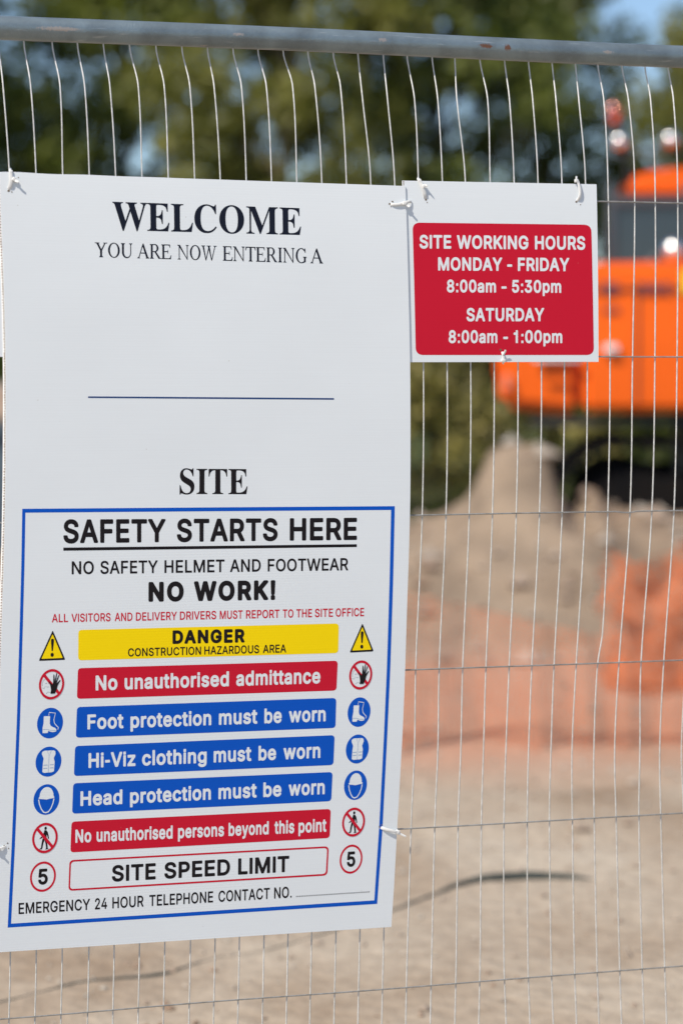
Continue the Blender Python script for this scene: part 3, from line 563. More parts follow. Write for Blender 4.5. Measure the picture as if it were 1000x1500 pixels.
 'bm': (1141, '73,4 210,1 234,12 246,28 252,500 262,532 287,564 322,582 354,587 386,583 410,571 430,548 438,524 439,44 455,12 482,0 602,0 626,10 640,28 647,516 660,548 682,570 714,584 746,587 778,583 810,566 824,548 831,524 837,28 850,12 874,1 994,0 1018,9 1033,28 1037,44 1037,524 1019,620 984,684 946,724 906,751 858,771 802,781 730,779 674,765 618,737 570,697 506,753 474,768 426,780 338,777 290,762 250,740 226,762 202,770 90,770 66,761 53,748 46,724 45,52 54,20'),
 'bn': (786, '73,4 210,1 234,12 246,28 254,492 266,526 290,557 330,579 370,585 410,580 441,564 462,540 474,508 482,28 498,9 522,0 642,1 674,20 683,52 678,540 663,604 641,652 605,700 562,736 498,766 410,779 322,768 250,735 226,761 202,770 90,770 71,764 53,748 46,724 46,44 54,20'),
 'bo': (795, '309,-10 369,-15 449,-6 513,14 577,51 632,102 671,158 700,222 719,302 725,390 715,486 694,558 662,622 617,679 560,726 489,760 425,775 361,779 289,771 225,751 161,714 113,670 67,606 38,542 18,462 13,382 20,294 38,222 72,150 121,86 177,40 241,7/337,181 309,190 284,206 242,262 221,342 222,430 242,502 281,556 329,582 393,584 425,576 449,563 492,510 516,430 516,334 496,262 477,230 454,206 401,181'),
 'bp': (812, '73,-249 210,-253 241,-233 250,-209 250,23 258,28 314,-1 370,-13 450,-12 514,2 562,24 618,63 666,117 699,175 725,247 739,327 739,439 725,519 699,591 661,655 607,710 546,749 474,773 402,779 322,768 250,733 230,758 202,770 82,769 62,758 50,742 45,718 46,-209 54,-233/362,182 310,207 288,231 270,263 251,335 251,431 269,503 300,551 346,580 410,585 442,578 466,565 490,542 510,511 532,431 533,343 512,263 474,208 426,183'),
 'br': (518, '73,4 210,1 234,12 246,28 254,500 274,540 314,569 362,579 442,574 458,580 474,596 481,620 481,732 473,756 455,772 434,778 346,778 298,767 242,742 226,761 210,769 90,770 66,761 50,742 46,724 46,44 54,20'),
 'bs': (706, '259,-10 323,-15 387,-10 451,4 510,30 556,62 593,102 620,150 633,198 635,262 622,318 602,358 563,400 483,447 291,498 259,511 244,526 242,550 259,571 291,586 331,591 371,587 395,576 419,550 440,510 467,494 587,517 614,534 623,558 618,590 593,646 563,687 495,742 451,761 403,773 339,779 275,775 219,763 164,740 116,707 80,670 52,622 38,574 36,510 49,454 70,414 108,372 188,324 387,271 411,260 425,246 427,222 403,196 371,182 323,177 275,183 243,198 223,222 203,268 180,284 156,284 52,262 34,254 21,238 15,214 30,158 54,110 84,73 124,40 164,17'),
 'bt': (462, '245,-3 312,-7 376,0 408,13 425,37 426,61 405,157 396,173 368,190 280,188 272,221 272,581 368,582 398,597 409,621 410,725 400,752 376,768 272,773 271,893 251,925 224,933 112,933 88,925 70,901 67,773 0,769 -21,757 -33,741 -36,621 -24,597 -8,585 64,581 67,573 68,189 89,109 114,69 147,37 189,13'),
 'bu': (786, '269,-5 322,-9 386,-3 434,12 482,37 499,11 530,0 642,1 666,11 678,27 683,51 683,723 676,747 658,764 634,770 522,770 501,763 485,747 478,723 478,323 473,275 458,237 434,210 402,192 362,185 322,189 291,203 268,227 255,259 250,307 250,723 243,747 227,763 210,769 90,770 66,761 50,742 45,723 46,291 58,187 89,115 138,55 194,19'),
 'bv': (749, '269,4 411,1 427,7 443,23 706,708 705,740 683,764 659,770 539,770 515,762 502,748 347,324 187,752 155,770 27,770 8,764 -9,748 -17,724 -12,700 245,28'),
 'bw': (1065, '225,4 356,0 373,4 392,20 500,388 508,385 615,20 628,8 652,0 764,0 796,13 810,36 1014,708 1015,732 1001,756 972,770 852,770 828,763 813,748 708,381 603,748 588,762 564,770 444,770 425,764 403,740 300,378 195,748 180,763 156,770 36,770 6,756 -7,732 -6,708 198,36 205,20'),
 'by': (749, '106,-253 195,-256 267,-237 331,-194 383,-125 409,-69 705,706 705,738 683,764 659,770 539,770 507,754 347,324 185,754 155,770 27,770 5,762 -10,746 -16,730 -14,706 237,42 210,-30 187,-58 163,-64 99,-57 76,-69 65,-85 37,-189 39,-213 59,-239'),
 'bz': (733, '54,4 78,0 606,0 622,5 641,20 650,44 649,156 638,179 622,192 598,196 318,196 633,612 639,636 639,724 622,758 590,770 86,770 62,764 46,751 37,724 37,620 44,596 62,580 86,574 355,572 30,149 27,36 38,16'),
 'b0': (863, '345,-8 433,-11 513,5 585,40 641,87 690,152 728,232 752,320 766,424 768,536 757,648 735,744 694,840 642,912 585,960 513,995 433,1011 345,1008 273,988 217,958 161,909 116,848 79,768 52,672 40,576 38,464 48,352 67,264 102,176 145,108 201,53 273,12/401,184 369,188 337,203 306,232 286,264 254,360 242,496 251,624 282,728 305,767 329,792 361,810 401,817 441,811 473,794 499,768 521,733 541,680 554,624 563,496 551,360 520,264 493,224 465,201 433,187'),
 'b1': (768, '336,4 356,0 476,1 500,15 513,44 513,956 500,985 468,1000 356,1000 332,994 309,964 307,852 300,827 148,823 124,809 112,780 112,684 116,668 132,649 156,640 307,636 308,44 316,20'),
 'b3': (863, '322,-8 386,-12 458,-7 514,5 570,27 626,62 672,104 706,152 729,200 744,264 746,328 734,392 707,456 673,504 626,548 570,581 498,608 706,848 709,960 698,984 674,998 122,1000 97,992 79,968 76,848 84,824 103,808 122,803 408,800 235,600 231,488 242,457 274,440 394,438 458,424 506,392 532,344 535,280 514,233 474,202 410,185 338,190 282,214 252,248 234,309 210,327 74,330 50,321 35,304 30,272 45,200 66,152 100,104 143,64 194,32 258,6'),
 'b5': (863, '332,-8 399,-12 462,-6 526,12 574,35 627,72 670,119 707,176 726,224 742,320 734,424 702,512 646,589 574,646 494,678 407,689 351,684 303,672 297,680 311,801 654,803 683,816 699,848 698,960 686,984 662,999 167,1000 143,991 125,968 72,504 79,472 94,456 111,450 231,437 327,484 375,492 423,488 462,473 493,448 516,416 530,376 532,304 511,248 470,206 415,186 351,190 303,215 275,248 258,304 231,326 103,328 81,320 65,304 59,272 72,200 97,144 127,103 166,64 215,32 271,7'),
 'b8': (863, '335,-8 425,-12 497,-3 561,15 616,42 672,85 712,131 741,184 758,248 759,320 739,400 702,464 643,528 689,584 720,664 726,744 708,824 672,888 608,950 529,992 449,1010 377,1011 313,1002 257,985 201,954 159,920 120,872 95,824 79,760 78,704 89,640 115,584 160,528 96,456 60,384 48,336 44,288 58,200 94,128 161,60 241,16/385,184 321,197 273,232 254,280 260,336 289,378 337,407 401,418 465,408 508,384 540,344 550,304 544,256 523,224 489,200 441,186/361,616 321,635 292,672 284,720 297,768 329,799 377,816 433,815 481,796 507,768 518,736 516,688 502,656 478,632 441,615 401,611'),
 'b-': (484, '51,315 76,311 371,314 388,323 402,347 399,467 379,489 355,496 52,492 32,475 23,443 25,347 36,327'),
 'b:': (392, '95,4 224,0 256,14 266,28 270,52 270,156 256,189 224,203 120,203 96,198 80,187 68,156 68,44 76,20/107,516 224,515 240,519 259,532 270,556 270,668 265,692 251,708 224,718 112,718 78,700 68,676 68,556 80,531'),
 'b.': (392, '95,4 224,0 256,14 266,28 270,52 270,156 256,189 224,203 120,203 96,198 80,187 68,156 68,44 76,20'),
 'xN': (1025, '77,4 222,1 252,14 276,42 282,72 283,512 601,19 623,5 646,0 782,0 812,8 835,27 848,50 851,72 851,927 843,962 820,987 782,1000 661,999 630,988 605,958 598,927 598,504 593,489 275,983 237,1000 101,1000 71,993 45,973 32,950 29,927 29,72 41,33 56,16'),
 'xO': (1041, '384,-7 484,-10 575,5 658,38 726,84 779,135 833,212 870,295 894,394 901,500 894,606 870,704 824,802 760,886 688,944 605,985 514,1007 416,1010 325,995 242,962 172,916 117,863 64,787 27,704 3,606 -5,500 3,394 27,295 69,205 128,124 212,55 295,14/431,234 386,244 348,262 317,286 292,318 268,363 255,409 247,522 263,621 283,666 310,706 340,733 378,753 416,764 461,766 507,758 544,741 575,719 606,681 629,636 642,591 651,477 634,379 615,333 589,295 555,265 514,244 476,235'),
 'xW': (1299, '237,4 398,1 421,8 444,27 458,57 572,479 580,481 695,57 710,27 731,9 762,0 898,0 920,6 943,22 962,57 1196,912 1195,950 1175,980 1155,994 1132,1000 1011,1000 981,992 958,973 944,942 830,500 822,512 707,950 693,975 671,992 640,1000 512,1000 482,992 458,973 444,942 330,510 323,504 209,942 195,973 171,992 141,1000 20,1000 -3,993 -25,977 -43,942 -41,905 192,50 209,22'),
 'xR': (900, '77,4 222,1 252,14 271,34 281,65 282,330 290,332 373,330 532,34 555,11 593,0 729,1 759,12 782,36 792,72 785,103 628,390 697,458 738,534 752,579 760,640 752,746 730,814 694,874 651,920 594,958 502,990 396,1000 93,1000 63,989 39,965 29,927 29,72 41,33 56,16/283,577 283,757 434,757 472,745 495,724 506,693 507,647 496,610 479,592 457,581 419,575'),
 'xK': (929, '77,4 222,1 249,12 268,29 282,72 282,322 320,365 328,366 564,34 585,12 623,0 759,0 790,9 812,29 827,72 816,110 503,549 815,890 824,912 825,942 816,965 797,985 774,997 752,1000 608,1000 578,992 555,973 283,681 281,935 266,973 237,994 207,1000 86,998 63,989 45,973 32,950 29,927 29,72 41,33 56,16'),
 'x!': (464, '85,4 108,0 230,3 266,27 282,65 278,201 252,235 209,254 247,277 265,314 291,927 287,950 275,973 252,992 230,999 78,996 44,973 29,935 55,314 72,277 111,254 63,232 41,201 37,65 53,27'),
 'xD': (989, '77,4 101,0 404,1 472,8 532,22 600,48 676,95 725,140 776,209 818,299 841,398 848,534 835,640 808,731 763,814 706,882 631,938 540,978 479,992 411,999 93,1000 63,989 39,965 29,927 29,72 41,33 56,16/283,244 283,756 396,759 472,744 510,724 540,698 565,663 583,617 597,549 598,481 592,420 577,367 559,330 535,299 508,277 472,258 389,241'),
 'xA': (951, '3,4 149,0 186,15 209,42 277,238 285,239 527,239 599,42 615,19 640,4 792,1 822,15 844,42 851,72 844,103 533,950 519,975 497,992 466,1000 330,1000 299,988 273,958 -41,95 -44,65 -38,42 -22,19/368,479 365,488 398,586 406,582 440,481'),
 'xG': (1020, '385,-7 484,-10 567,2 643,28 712,68 771,121 821,189 855,265 873,348 875,515 862,545 840,565 802,575 476,575 454,571 432,560 417,545 406,522 403,409 409,379 431,350 461,336 610,333 590,294 560,265 522,245 476,235 423,235 378,247 340,268 309,295 283,333 263,379 250,439 247,522 253,583 268,636 291,681 325,722 363,747 401,761 446,766 491,762 529,749 560,729 583,704 630,613 650,596 673,587 817,589 847,606 866,636 868,674 844,757 807,825 764,880 711,927 650,965 582,992 507,1008 416,1011 325,996 237,961 160,908 98,842 51,765 17,674 -1,575 -4,462 10,356 38,265 82,182 143,107 212,54 295,14'),
 'xE': (848, '77,4 101,0 631,0 669,11 693,34 703,65 703,178 691,209 661,234 631,240 290,240 282,246 283,384 608,385 638,397 661,422 670,451 669,564 657,594 631,617 600,625 290,625 282,632 282,753 290,760 631,760 653,765 676,779 691,799 698,821 698,935 688,965 661,991 623,1000 101,1000 63,989 39,965 29,927 29,72 41,33 56,16'),
 'sW': (1339, '372,-21 414,-24 421,-15 690,672 934,-15 940,-24 978,-21 1271,859 1310,932 1334,950 1367,963 1367,999 1102,997 1104,961 1160,951 1190,932 1199,912 1200,879 1186,820 1039,369 863,892 867,925 885,945 963,965 963,997 502,997 501,965 506,960 572,948 605,921 622,886 658,774 493,351 487,346 324,820 310,879 309,912 320,938 348,955 395,962 397,997 -33,1000 -33,962 23,945 40,925 61,886'),
 'sE': (968, '30,2 882,2 939,315 900,314 848,213 794,149 742,111 683,86 578,66 453,66 426,75 414,88 404,114 401,147 401,482 407,487 499,477 558,449 584,420 603,383 630,260 663,259 668,265 668,752 663,759 630,757 618,699 598,640 578,604 551,577 492,548 405,541 402,863 413,922 426,934 453,941 551,942 650,929 722,904 762,877 791,844 818,791 838,706 867,700 875,706 873,998 45,1000 34,995 36,962 98,953 137,930 152,903 160,870 164,173 160,121 143,74 104,49 32,38'),
 'sL': (934, '33,2 880,2 937,337 929,341 896,340 854,245 811,178 765,132 705,96 613,70 502,63 436,71 421,81 408,101 400,180 403,876 414,916 429,936 475,955 548,961 548,997 35,997 35,961 88,954 127,938 146,916 159,876 162,180 156,114 140,76 101,51 35,39'),
 'sC': (1026, '513,-21 624,-20 683,-11 749,8 800,31 900,101 981,196 939,234 867,158 808,114 736,78 657,57 611,54 538,61 479,83 430,117 391,163 357,228 335,301 321,393 316,498 320,610 332,702 354,787 383,853 416,899 466,942 525,965 584,971 637,966 709,941 782,890 858,800 920,675 952,675 958,682 957,1017 952,1022 920,1021 892,971 874,960 847,956 683,1007 597,1021 492,1017 394,995 302,954 223,897 157,825 120,767 95,715 65,610 57,537 57,465 73,353 94,288 122,228 157,173 197,126 275,59 328,29 387,4 453,-13'),
 'sO': (1151, '522,-21 627,-21 725,-2 804,28 890,80 962,146 1021,227 1064,320 1087,419 1092,531 1077,636 1043,735 992,820 928,892 850,950 758,994 660,1018 554,1023 449,1008 351,974 265,923 189,853 131,774 89,682 64,577 60,472 74,366 109,268 160,181 239,96 324,38 416,-1/548,31 495,46 449,76 406,123 372,182 346,255 329,340 319,505 323,610 335,708 354,787 381,853 417,905 462,943 508,963 574,971 627,964 679,940 725,901 763,846 791,785 813,702 826,610 830,498 826,393 815,294 796,215 765,143 732,95 686,57 633,35'),
 'sM': (1389, '30,2 371,2 372,35 367,40 308,46 270,61 249,84 237,121 232,180 236,839 590,2 630,0 992,861 992,127 981,88 959,63 926,50 867,38 866,2 1351,2 1352,35 1347,41 1294,47 1261,61 1241,87 1233,121 1228,186 1228,824 1234,883 1251,922 1291,949 1353,962 1353,995 1347,1000 985,999 696,319 407,997 32,997 32,961 91,954 131,939 151,916 161,883 164,180 159,121 142,81 104,53 32,39'),
 'sS': (855, '93,-21 135,-22 154,18 181,26 319,-12 371,-20 470,-20 549,-7 615,17 667,47 707,81 745,130 777,202 788,294 777,386 762,426 739,465 693,515 634,558 394,675 325,718 279,768 268,794 263,833 266,866 279,900 299,927 330,951 358,964 404,973 483,966 545,938 608,886 668,800 705,702 739,699 744,708 744,1017 739,1023 707,1023 682,984 654,976 457,1020 384,1023 325,1015 266,994 220,966 181,931 147,886 118,813 108,728 116,656 151,577 200,519 266,469 516,338 549,315 594,261 607,222 609,182 601,143 582,104 551,71 523,53 450,35 404,36 352,45 284,77 229,130 182,209 137,347 95,348'),
 'sI': (571, '28,2 539,2 537,40 458,57 422,81 407,114 401,167 404,883 417,922 438,942 471,954 537,962 537,995 530,1000 37,1000 28,995 31,961 103,952 142,932 159,896 164,844 162,134 150,94 129,70 90,52 31,40'),
 'sT': (927, '200,2 718,2 715,40 649,47 607,68 590,94 581,127 578,942 583,949 643,945 695,934 741,914 775,890 811,850 836,804 861,699 892,695 900,699 899,998 25,999 25,696 64,698 75,758 99,824 130,869 163,900 202,924 248,940 340,949 338,140 327,95 308,68 268,48 202,39'),
 'rI': (500, '82,-7 407,-11 421,-1 419,38 383,43 336,101 336,905 383,957 419,962 421,1001 413,1011 89,1011 79,1001 83,960 119,956 164,899 164,95 119,44 83,40'),
 'rT': (920, '292,-7 628,-7 627,40 591,44 546,95 546,941 765,941 821,893 870,755 879,749 909,749 921,761 897,1008 33,1011 21,1006 -1,761 9,749 39,749 50,755 99,893 159,944 374,941 374,95 327,43 291,38'),
 'rE': (920, '27,-7 848,-7 891,257 880,271 838,268 790,127 694,56 316,56 281,95 281,473 286,479 568,479 569,389 580,379 610,379 621,389 621,503 621,635 610,646 571,641 569,551 562,546 286,546 281,551 281,905 316,944 658,943 720,893 750,785 760,779 790,779 801,791 778,1007 27,1007 28,960 64,956 109,899 109,95 64,44 28,40'),
 'rA': (1080, '12,-7 258,-7 259,38 217,44 203,59 307,329 673,329 785,59 775,45 757,43 749,35 752,-7 1048,-7 1051,29 1046,41 1027,44 973,101 955,90 571,1019 505,1021 484,1007 127,69 121,59 120,95 109,101 55,45 13,40/337,396 332,401 487,803 648,401 637,396'),
 'rN': (1100, '892,-17 901,-21 937,-11 946,1 946,901 991,956 1043,961 1046,997 1041,1009 781,1011 769,1003 772,961 823,956 869,901 865,120 247,1008 13,1008 9,997 13,960 127,913 129,907 129,97 85,45 31,38 31,-6 43,-11 295,-11 305,-5 306,31 301,41 253,43 206,97 206,805 211,816 867,13 871,-6'),
 'rW': (1420, '412,-22 469,-26 481,-17 709,713 939,-16 949,-26 1008,-22 1327,955 1441,957 1451,968 1447,1008 1159,1011 1150,1004 1153,960 1244,956 985,133 979,134 802,950 805,957 895,958 901,968 900,1004 889,1011 523,1008 519,998 523,960 632,956 664,848 451,131 282,950 283,957 373,957 381,968 380,1004 367,1011 13,1008 9,998 13,960 122,956'),
 'rY': (1060, '362,-7 698,-7 697,40 661,44 616,95 616,455 896,953 1045,958 1051,971 1051,1001 1045,1010 722,1007 719,971 724,959 797,953 547,563 329,953 397,960 401,971 397,1008 12,1007 9,971 14,959 136,953 444,455 444,95 397,43 361,38'),
 'rU': (1080, '465,-22 558,-24 636,-8 678,9 744,47 778,74 828,128 856,170 887,242 906,350 906,902 952,956 1004,962 1006,998 999,1010 744,1011 730,1004 732,961 782,956 829,902 829,362 823,296 791,206 759,158 724,122 648,76 564,61 480,77 432,102 393,134 336,212 307,296 301,362 301,902 347,956 384,962 385,1004 372,1011 54,1011 45,1004 46,962 84,956 129,902 129,350 138,278 161,206 204,132 233,98 288,49 360,7'),
 'rO': (1090, '487,-22 593,-24 689,-3 779,36 858,92 929,167 983,253 1020,350 1038,446 1038,554 1020,650 983,746 929,833 858,908 779,964 689,1003 593,1024 497,1024 401,1003 311,964 232,908 161,833 107,747 70,650 52,554 52,446 70,350 107,254 161,167 232,92 311,36 401,-3/521,38 479,46 419,73 365,115 317,171 276,242 247,320 227,410 221,500 227,590 247,680 276,758 317,830 365,885 425,931 485,956 545,964 605,956 665,931 725,885 773,830 814,758 843,680 863,590 869,500 863,410 843,320 814,242 773,170 725,115 665,69 605,44'),
 'rG': (1090, '490,-22 587,-25 701,-11 905,48 947,52 952,326 995,375 1027,380 1031,422 1019,431 713,429 713,380 743,376 789,326 789,128 737,95 715,98 659,62 605,43 539,37 461,54 401,87 329,157 274,248 245,326 227,410 222,530 232,620 264,728 319,830 389,904 473,951 557,964 617,954 695,916 749,869 797,808 845,817 887,692 935,690 941,704 911,998 905,1010 863,1008 851,946 845,944 809,950 695,1003 611,1022 515,1025 389,998 305,959 227,902 143,806 93,716 55,584 49,488 52,440 70,350 107,255 180,146 215,109 281,56 365,11 413,-6'),
 'rR': (1000, '27,-7 352,-11 364,-6 364,38 328,43 281,95 281,449 286,454 424,454 430,449 772,-7 1008,-7 1010,35 1000,41 934,44 584,473 652,507 706,551 756,623 777,689 779,761 757,839 718,900 652,958 586,991 502,1011 27,1007 28,960 64,956 109,899 109,95 64,44 28,40/286,521 281,527 281,905 316,944 478,944 523,929 553,905 580,869 609,785 614,731 610,683 598,635 578,593 536,545 490,523'),
}
# ------------------------------------------------------------------ signs
TKN = .0022
OFF_SMALL, OFF_BIG = .0060, .0083         # front faces, measured out from the wires
LAY = .00012

def sign_outline(left, right, off):
    L = [px_uv(x, y, off) for x, y in left]; Rr = [px_uv(x, y, off) for x, y in right]
    def par(t, pts):
        vt, vb = pts[0][1], pts[-1][1]
        v = vt + (vb - vt) * t
        return smooth_tab(sorted((b, a) for a, b in pts), v), v
    return lambda s, t: tuple(a + (b - a) * s for a, b in zip(par(t, L), par(t, Rr)))

def build_board(name, fn, off, rows_, cols, parent, m, topwave=0):
    V = []; F = []; uvs = []
    def row(o):
        for j in range(rows_ + 1):
            for i in range(cols + 1):
                u, v = fn(i / cols, j / rows_)
                if j == 0 and topwave: v += topwave * math.sin(i / cols * 37) * math.exp(-i / cols * 6)
                V.append(W3(P(u, v, S(u, v) + o))); uvs.append((u, v, 0))
    row(off); row(off - TKN)
    w = cols + 1; B = w * (rows_ + 1)
    for j in range(rows_):
        for i in range(cols):
            a = j * w + i
            F.append((a, a + w, a + w + 1, a + 1)); F.append((B + a, B + a + 1, B + a + w + 1, B + a + w))
    for i in range(cols):
        a = i; F.append((a, a + 1, B + a + 1, B + a)); a = rows_ * w + i; F.append((a, B + a, B + a + 1, a + 1))
    for j in range(rows_):
        a = j * w; F.append((a, B + a, B + a + w, a + w)); a = j * w + cols; F.append((a, a + w, B + a + w, B + a))
    o = mesh(name, V, F, m, parent)
    at = o.data.attributes.new('sheet', 'FLOAT_VECTOR', 'POINT')
    for i, q in enumerate(uvs): at.data[i].vector = q
    for p in o.data.polygons[:rows_ * cols * 2]: p.use_smooth = True
    o.data.set_sharp_from_angle(angle=R(30)) if hasattr(o.data, 'set_sharp_from_angle') else None
    return o

def tess(Ps, b):
    def ar(l): return sum(l[i-1][0]*l[i][1]-l[i][0]*l[i-1][1] for i in range(len(l)))/2
    def ins(p, l):
        c = False
        for i in range(len(l)):
            a, d = l[i-1], l[i]
            if (a[1] > p[1]) != (d[1] > p[1]) and p[0] < (d[0]-a[0])*(p[1]-a[1])/(d[1]-a[1])+a[0]: c = not c
        return c
    off = []; k = b
    for l in Ps: off.append(k); k += len(l)
    n = len(Ps)
    outer = [i for i in range(n) if not any(j != i and abs(ar(Ps[j])) > abs(ar(Ps[i])) and ins(Ps[i][0], Ps[j]) for j in range(n))]
    F = []
    for i in outer:
        g = [i] + [j for j in range(n) if j not in outer and ins(Ps[j][0], Ps[i])]
        idx = [off[j] + q for j in g for q in range(len(Ps[j]))]
        F += [tuple(idx[q] for q in f) for f in tessellate_polygon([[Vector((x, y, 0)) for x, y in Ps[j]] for j in g])]
    return F

class Print:
    """flat print gathered in sheet coordinates, cut into thin bands and laid on the bent sheet"""
    def __init__(s, off): s.V = []; s.F = []; s.off = off
    def poly(s, *loops):
        b = len(s.V)
        loops = [list(l) for l in loops]
        # scale up for the tessellator
        big = [[(x * 1000, y * 1000) for x, y in l] for l in loops]
        s.F += tess(big, b)
        for l in loops: s.V += l
        return s
    def pxpoly(s, *loops):
        return s.poly(*[[px_uv(x, y, s.off) for x, y in l] for l in loops])
    def word(s, style, text, x0, x1, base, cap):
        """ink from pixel x0 to x1; base(x) is the baseline pixel, cap(x) the cap height in pixels"""
        x = 0; G = []
        for ch in text:
            a, c = FONT[style + ch]
            G.append((x, [[tuple(float(q) / 1000 for q in p.split(',')) for p in l.split(' ')] for l in c.split('/')])); x += a / 1000
        xs = [gx + p[0] for gx, g in G for l in g for p in l]
        a0, a1 = min(xs), max(xs)
        A = px_uv(x0, base(x0), s.off); B = px_uv(x1, base(x1), s.off)
        A2 = px_uv(x0, base(x0) - cap(x0), s.off); B2 = px_uv(x1, base(x1) - cap(x1), s.off)
        hA, hB = A2[1] - A[1], B2[1] - B[1]
        for gx, g in G:
            loops = []
            for l in g:
                q = []
                for p in l:
                    t = (gx + p[0] - a0) / (a1 - a0)
                    u = A[0] + (B[0] - A[0]) * t; v = A[1] + (B[1] - A[1]) * t + (hA + (hB - hA) * t) * p[1]
                    q.append((u, v))
                loops.append(q)
            s.poly(*loops)
        return s
    def out(s, name, m, parent, band=.006, label=None):
        bm = bmesh.new()
        vs = [bm.verts.new((u, v, 0)) for u, v in s.V]
        for f in s.F:
            try: bm.faces.new([vs[i] for i in f])
            except ValueError: pass
        lo = min(v for u, v in s.V); hi = max(v for u, v in s.V)
        k = math.ceil(lo / band) * band
        while k < hi:
            bmesh.ops.bisect_plane(bm, geom=bm.verts[:] + bm.edges[:] + bm.faces[:], plane_co=(0, k, 0), plane_no=(0, 1, 0), dist=1e-7)
            k += band
        lo = min(u for u, v in s.V); hi = max(u for u, v in s.V)
        k = math.ceil(lo / .06) * .06
        while k < hi:
            bmesh.ops.bisect_plane(bm, geom=bm.verts[:] + bm.edges[:] + bm.faces[:], plane_co=(k, 0, 0), plane_no=(1, 0, 0), dist=1e-7)
            k += .06
        bm.normal_update()
        for f in bm.faces:
            if f.normal.z < 0: f.normal_flip()
        sheet = [tuple(v.co) for v in bm.verts]
        for v in bm.verts:
            u, h = v.co.x, v.co.y
            v.co = W3(P(u, h, S(u, h) + s.off))
        me = bpy.data.meshes.new(name); bm.to_mesh(me); bm.free()
        at = me.attributes.new('sheet', 'FLOAT_VECTOR', 'POINT')
        for i, q in enumerate(sheet): at.data[i].vector = q
        o = link(name, me, m, parent)
        if label: o['label'] = label
        return o

def lin2(x0, y0, x1, y1): return lambda x: y0 + (y1 - y0) * (x - x0) / (x1 - x0)
def rquad(tl, tr, br, bl, r, n=6):
    """rounded four-sided outline in pixels"""
    c = [Vector(q) for q in (tl, tr, br, bl)]; out = []
    for i in range(4):
        p, q, s = c[i - 1], c[i], c[(i + 1) % 4]
        a = q + (p - q).normalized() * r; b = q + (s - q).normalized() * r
        for k in range(n + 1):
            t = k / n; out.append(tuple((1 - t) ** 2 * a + 2 * t * (1 - t) * (q * .88 + (a + b) * .06) + t * t * b))
    return out

# ---- small sign: working hours
small = empty('hours_sign', O)
tag(small, 'small white sign with a red panel of site working hours, right of the big sign', 'sign')
sm_fn = sign_outline([(589, 264), (591.5, 330), (595, 420), (597.5, 530.3)], [(873.4, 269.4), (874.6, 330), (875.8, 430), (876.4, 529.8)], OFF_SMALL)
build_board('sign_board', sm_fn, OFF_SMALL, 60, 30, small, M['board'])
Print(OFF_SMALL + LAY).pxpoly(rquad((604, 325.6), (865.8, 328.8), (869.6, 519.8), (608.8, 519.8), 10)).out('red_panel', M['red'], small)
def text(sign, name, style, words, bl, cap, off, m, label=None):
    p = Print(off)
    for t, a, b in words: p.word(style, t, a, b, bl, cap)
    return p.out(name, m, sign, label=label)
o2 = OFF_SMALL + 2 * LAY
c_ = lambda k: (lambda x: k)
text(small, 'heading_text', 'b', [('SITE', 614.2, 660.6), ('WORKING', 669, 773.6), ('HOURS', 783.2, 856.8)], lin2(614, 363.6, 857, 365.6), c_(20), o2, M['board'])
text(small, 'weekday_text', 'b', [('MONDAY', 641.4, 735.2), ('-', 742.6, 749.8), ('FRIDAY', 758.2, 833.4)], lin2(641, 396, 833, 397), c_(19.6), o2, M['board'])
text(small, 'weekday_hours_text', 'b', [('8:00am', 654.2, 726.2), ('-', 734.2, 741.6), ('5:30pm', 749.6, 821.6)], lin2(654, 428, 821, 428.8), c_(18.8), o2, M['board'])
text(small, 'saturday_text', 'b', [('SATURDAY', 683, 796.6)], c_(470.4), c_(19.6), o2, M['board'])
text(small, 'saturday_hours_text', 'b', [('8:00am', 656.8, 728.2), ('-', 736.8, 743.6), ('1:00pm', 752, 823.2)], c_(502.4), c_(19), o2, M['board'])

# ---- big sign
big = empty('safety_sign', O)
tag(big, 'large white site safety sign with a blue framed notice of rules on its lower half', 'sign')
bl_ = [(-.5, 251.3), (1.5, 310), (6, 420), (8.5, 520), (8.8, 620), (8, 720), (6, 820), (4, 880), (2, 945), (-2, 1100), (-6, 1250), (-8, 1396)]
br_ = [(593.5, 272), (594.6, 300), (597.5, 400), (600.4, 530), (601, 600), (600.5, 740), (596, 890), (590.5, 1050), (581.5, 1214), (576.8, 1300), (573, 1358.4)]
bg_fn = sign_outline(bl_, br_, OFF_BIG)
build_board('sign_board', bg_fn, OFF_BIG, 190, 44, big, M['board'], topwave=.0012)
